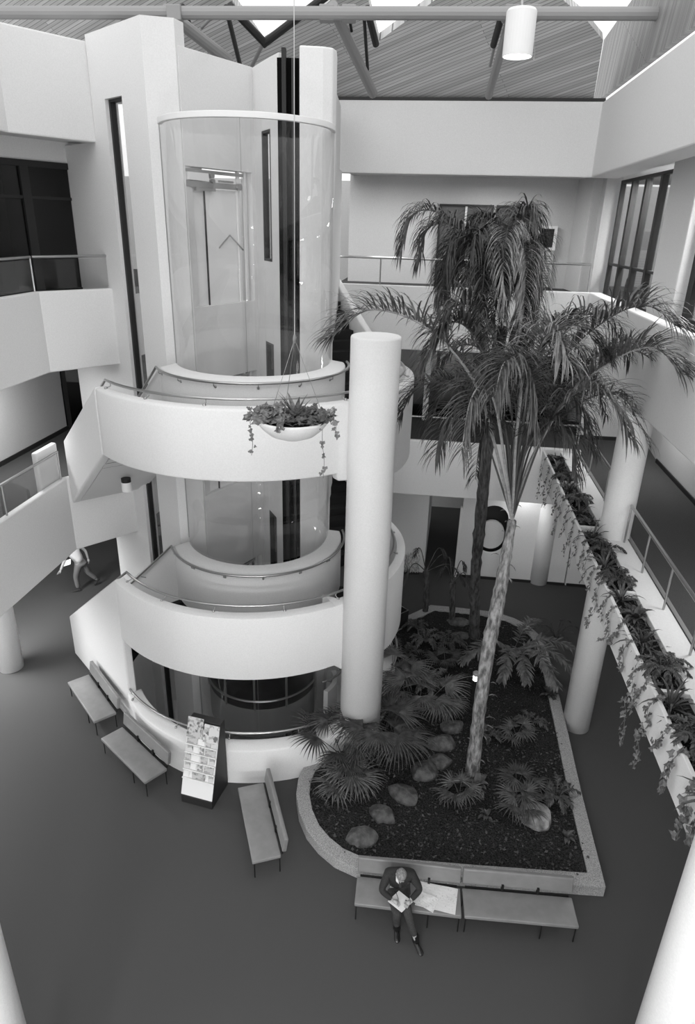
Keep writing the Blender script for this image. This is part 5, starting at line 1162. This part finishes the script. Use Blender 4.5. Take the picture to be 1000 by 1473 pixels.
bm = BM(); lathe(bm, [(.01, .02), (.48, .0)], bc, 24); obj('soil', bm, SOIL, hb); settle(hb)
for (dx, dy, k, lab) in ((.05, -.05, 9, 'upright strap leaved plant in the middle of the hanging bowl'),):
    broad(0, 0, lab, 12, .42, .04, LEAFI, 401, base=bc + Vector((dx, dy, .02)), nm='strap_leaf_plant', el0=.8, el1=1.5, droop=.3)
def bush(base, n, R, size, m, seed, label):
    r = random.Random(seed); t = thing('ivy_plant', label, 'ivy', base); bm = BM()
    for k in range(n):
        a = r.uniform(0, 2 * PI); q = math.sqrt(r.random()) * R; p = Vector(base) + Vector((math.cos(a) * q, math.sin(a) * q, r.uniform(0, .2) * (1.2 - q / R) + .02))
        ivy_leaf(bm, p, (r.uniform(-.7, .7), r.uniform(-1.1, .3), 1), (r.uniform(-1, 1), r.uniform(-1, 1), r.uniform(-.4, .6)), size * r.uniform(.7, 1.3))
    obj('leaves', bm, m, t); settle(t); return t
bl_ = bush(bc + Vector((-.28, 0, .02)), 170, .36, .1, LEAFI, 402, 'bushy ivy filling the left side of the hanging bowl')
br2 = bush(bc + Vector((.22, 0, .02)), 190, .38, .09, LEAF, 403, 'bushy ivy filling the right side of the hanging bowl')
for i, (tx, ty0, ty1, lab) in enumerate(((360, 590, 655, 'short ivy vine hanging left of the hanging bowl'), (463, 600, 688, 'long ivy vine hanging right of the hanging bowl'), (480, 588, 625, 'ivy sprig reaching out to the right of the hanging bowl'), (402, 600, 618, 'ivy sprig over the front rim of the hanging bowl'))):
    s_ = bc + Vector(((tx - 421) / 967 * 9.3 * .75, -.3 if i == 3 else -.1, .05)); e0 = at(tx, ty0, 9.15 if i < 3 else 8.75); e1 = at(tx + 2, ty1, 9.15 if i < 3 else 8.75)
    vine(s_, [s_, e0 + Vector((0, 0, .03)), e0.lerp(e1, .4), e0.lerp(e1, .7) + Vector((.02, 0, 0)), e1], lab, 14 if i != 1 else 12, .07, 410 + i, (0, -1, 0), 'ivy trailing from the hanging bowl', host=bl_ if tx < 421 else br2)
# ------------------------------------------------------------------ light
w = bpy.data.worlds.new('sky'); bpy.context.scene.world = w; w.use_nodes = True
bg = w.node_tree.nodes['Background']; bg.inputs[0].default_value = (1, 1, 1, 1); bg.inputs[1].default_value = 1.45
def lamp(name, kind, loc, e, size=.5, rot=None):
    l = bpy.data.lights.new(name, kind); l.energy = e
    if kind == 'AREA': l.size = size
    elif kind == 'POINT' or kind == 'SPOT': l.shadow_soft_size = size
    o = bpy.data.objects.new(name, l); C.objects.link(o); o.location = loc
    if rot: o.rotation_euler = rot
    return o
s = lamp('sun_through_skylight', 'SUN', (0, 0, 30), 1.05, rot=(math.radians(52), math.radians(-24), 0)); s.data.angle = math.radians(60)
for i, (u, v, z, e) in enumerate(((-5.5, 21, 12.1, 60), (1.5, 20.6, 12.1, 75), (-1.5, 20.6, 12.1, 50), (5.6, 13, 12.1, 300), (5.6, 18, 12.1, 350), (5.6, 17.5, 7.6, 60), (5.6, 10, 7.6, 60), (-9.6, 14, 7.6, 110), (-11.5, 8, 3.2, 420), (-11, 13, 3.2, 380), (5.5, 20.2, 7.6, 10), (2, 21.8, 7.6, 6), (-10, 16, 3.2, 60), (7.2, 16, 7.6, 60), (7.2, 10, 7.6, 60), (3.3, 19.9, 3.2, 14), (5.3, 15.5, 3.75, 22), (5.2, 11.0, 3.75, 26), (5.2, 7.0, 3.75, 18), (-3.4, 17.2, 12.0, 60), (-3.7, 12.0, 2.35, 14), (-1, 22.5, 3.2, 20), (5.8, 18.5, 12, 22))):
    lamp('added_area_fill', 'AREA', W(u, v, z - .05), e, .8)  # unseen area lights added to brighten walkways, rooms, pit and ground floor
for i, (u, z, e) in enumerate(((-3.0, 7.3, 420), (-.5, 7.3, 420), (1.6, 7.3, 330), (-3.0, 3.0, 520), (-.5, 3.0, 560), (1.4, 3.0, 420))):
    lamp('added_front_fill', 'POINT', W(u, -2.7, z), e, .35)  # unseen point lights added behind the viewer as frontal fill
sc = bpy.context.scene
sc.view_settings.view_transform = 'Standard'; sc.view_settings.look = 'None'; sc.view_settings.gamma = 1; sc.view_settings.use_curve_mapping = False
sc.view_settings.exposure = -0.27
sc.cycles.use_denoising = True
sc.cycles.max_bounces = 8; sc.cycles.transparent_max_bounces = 16
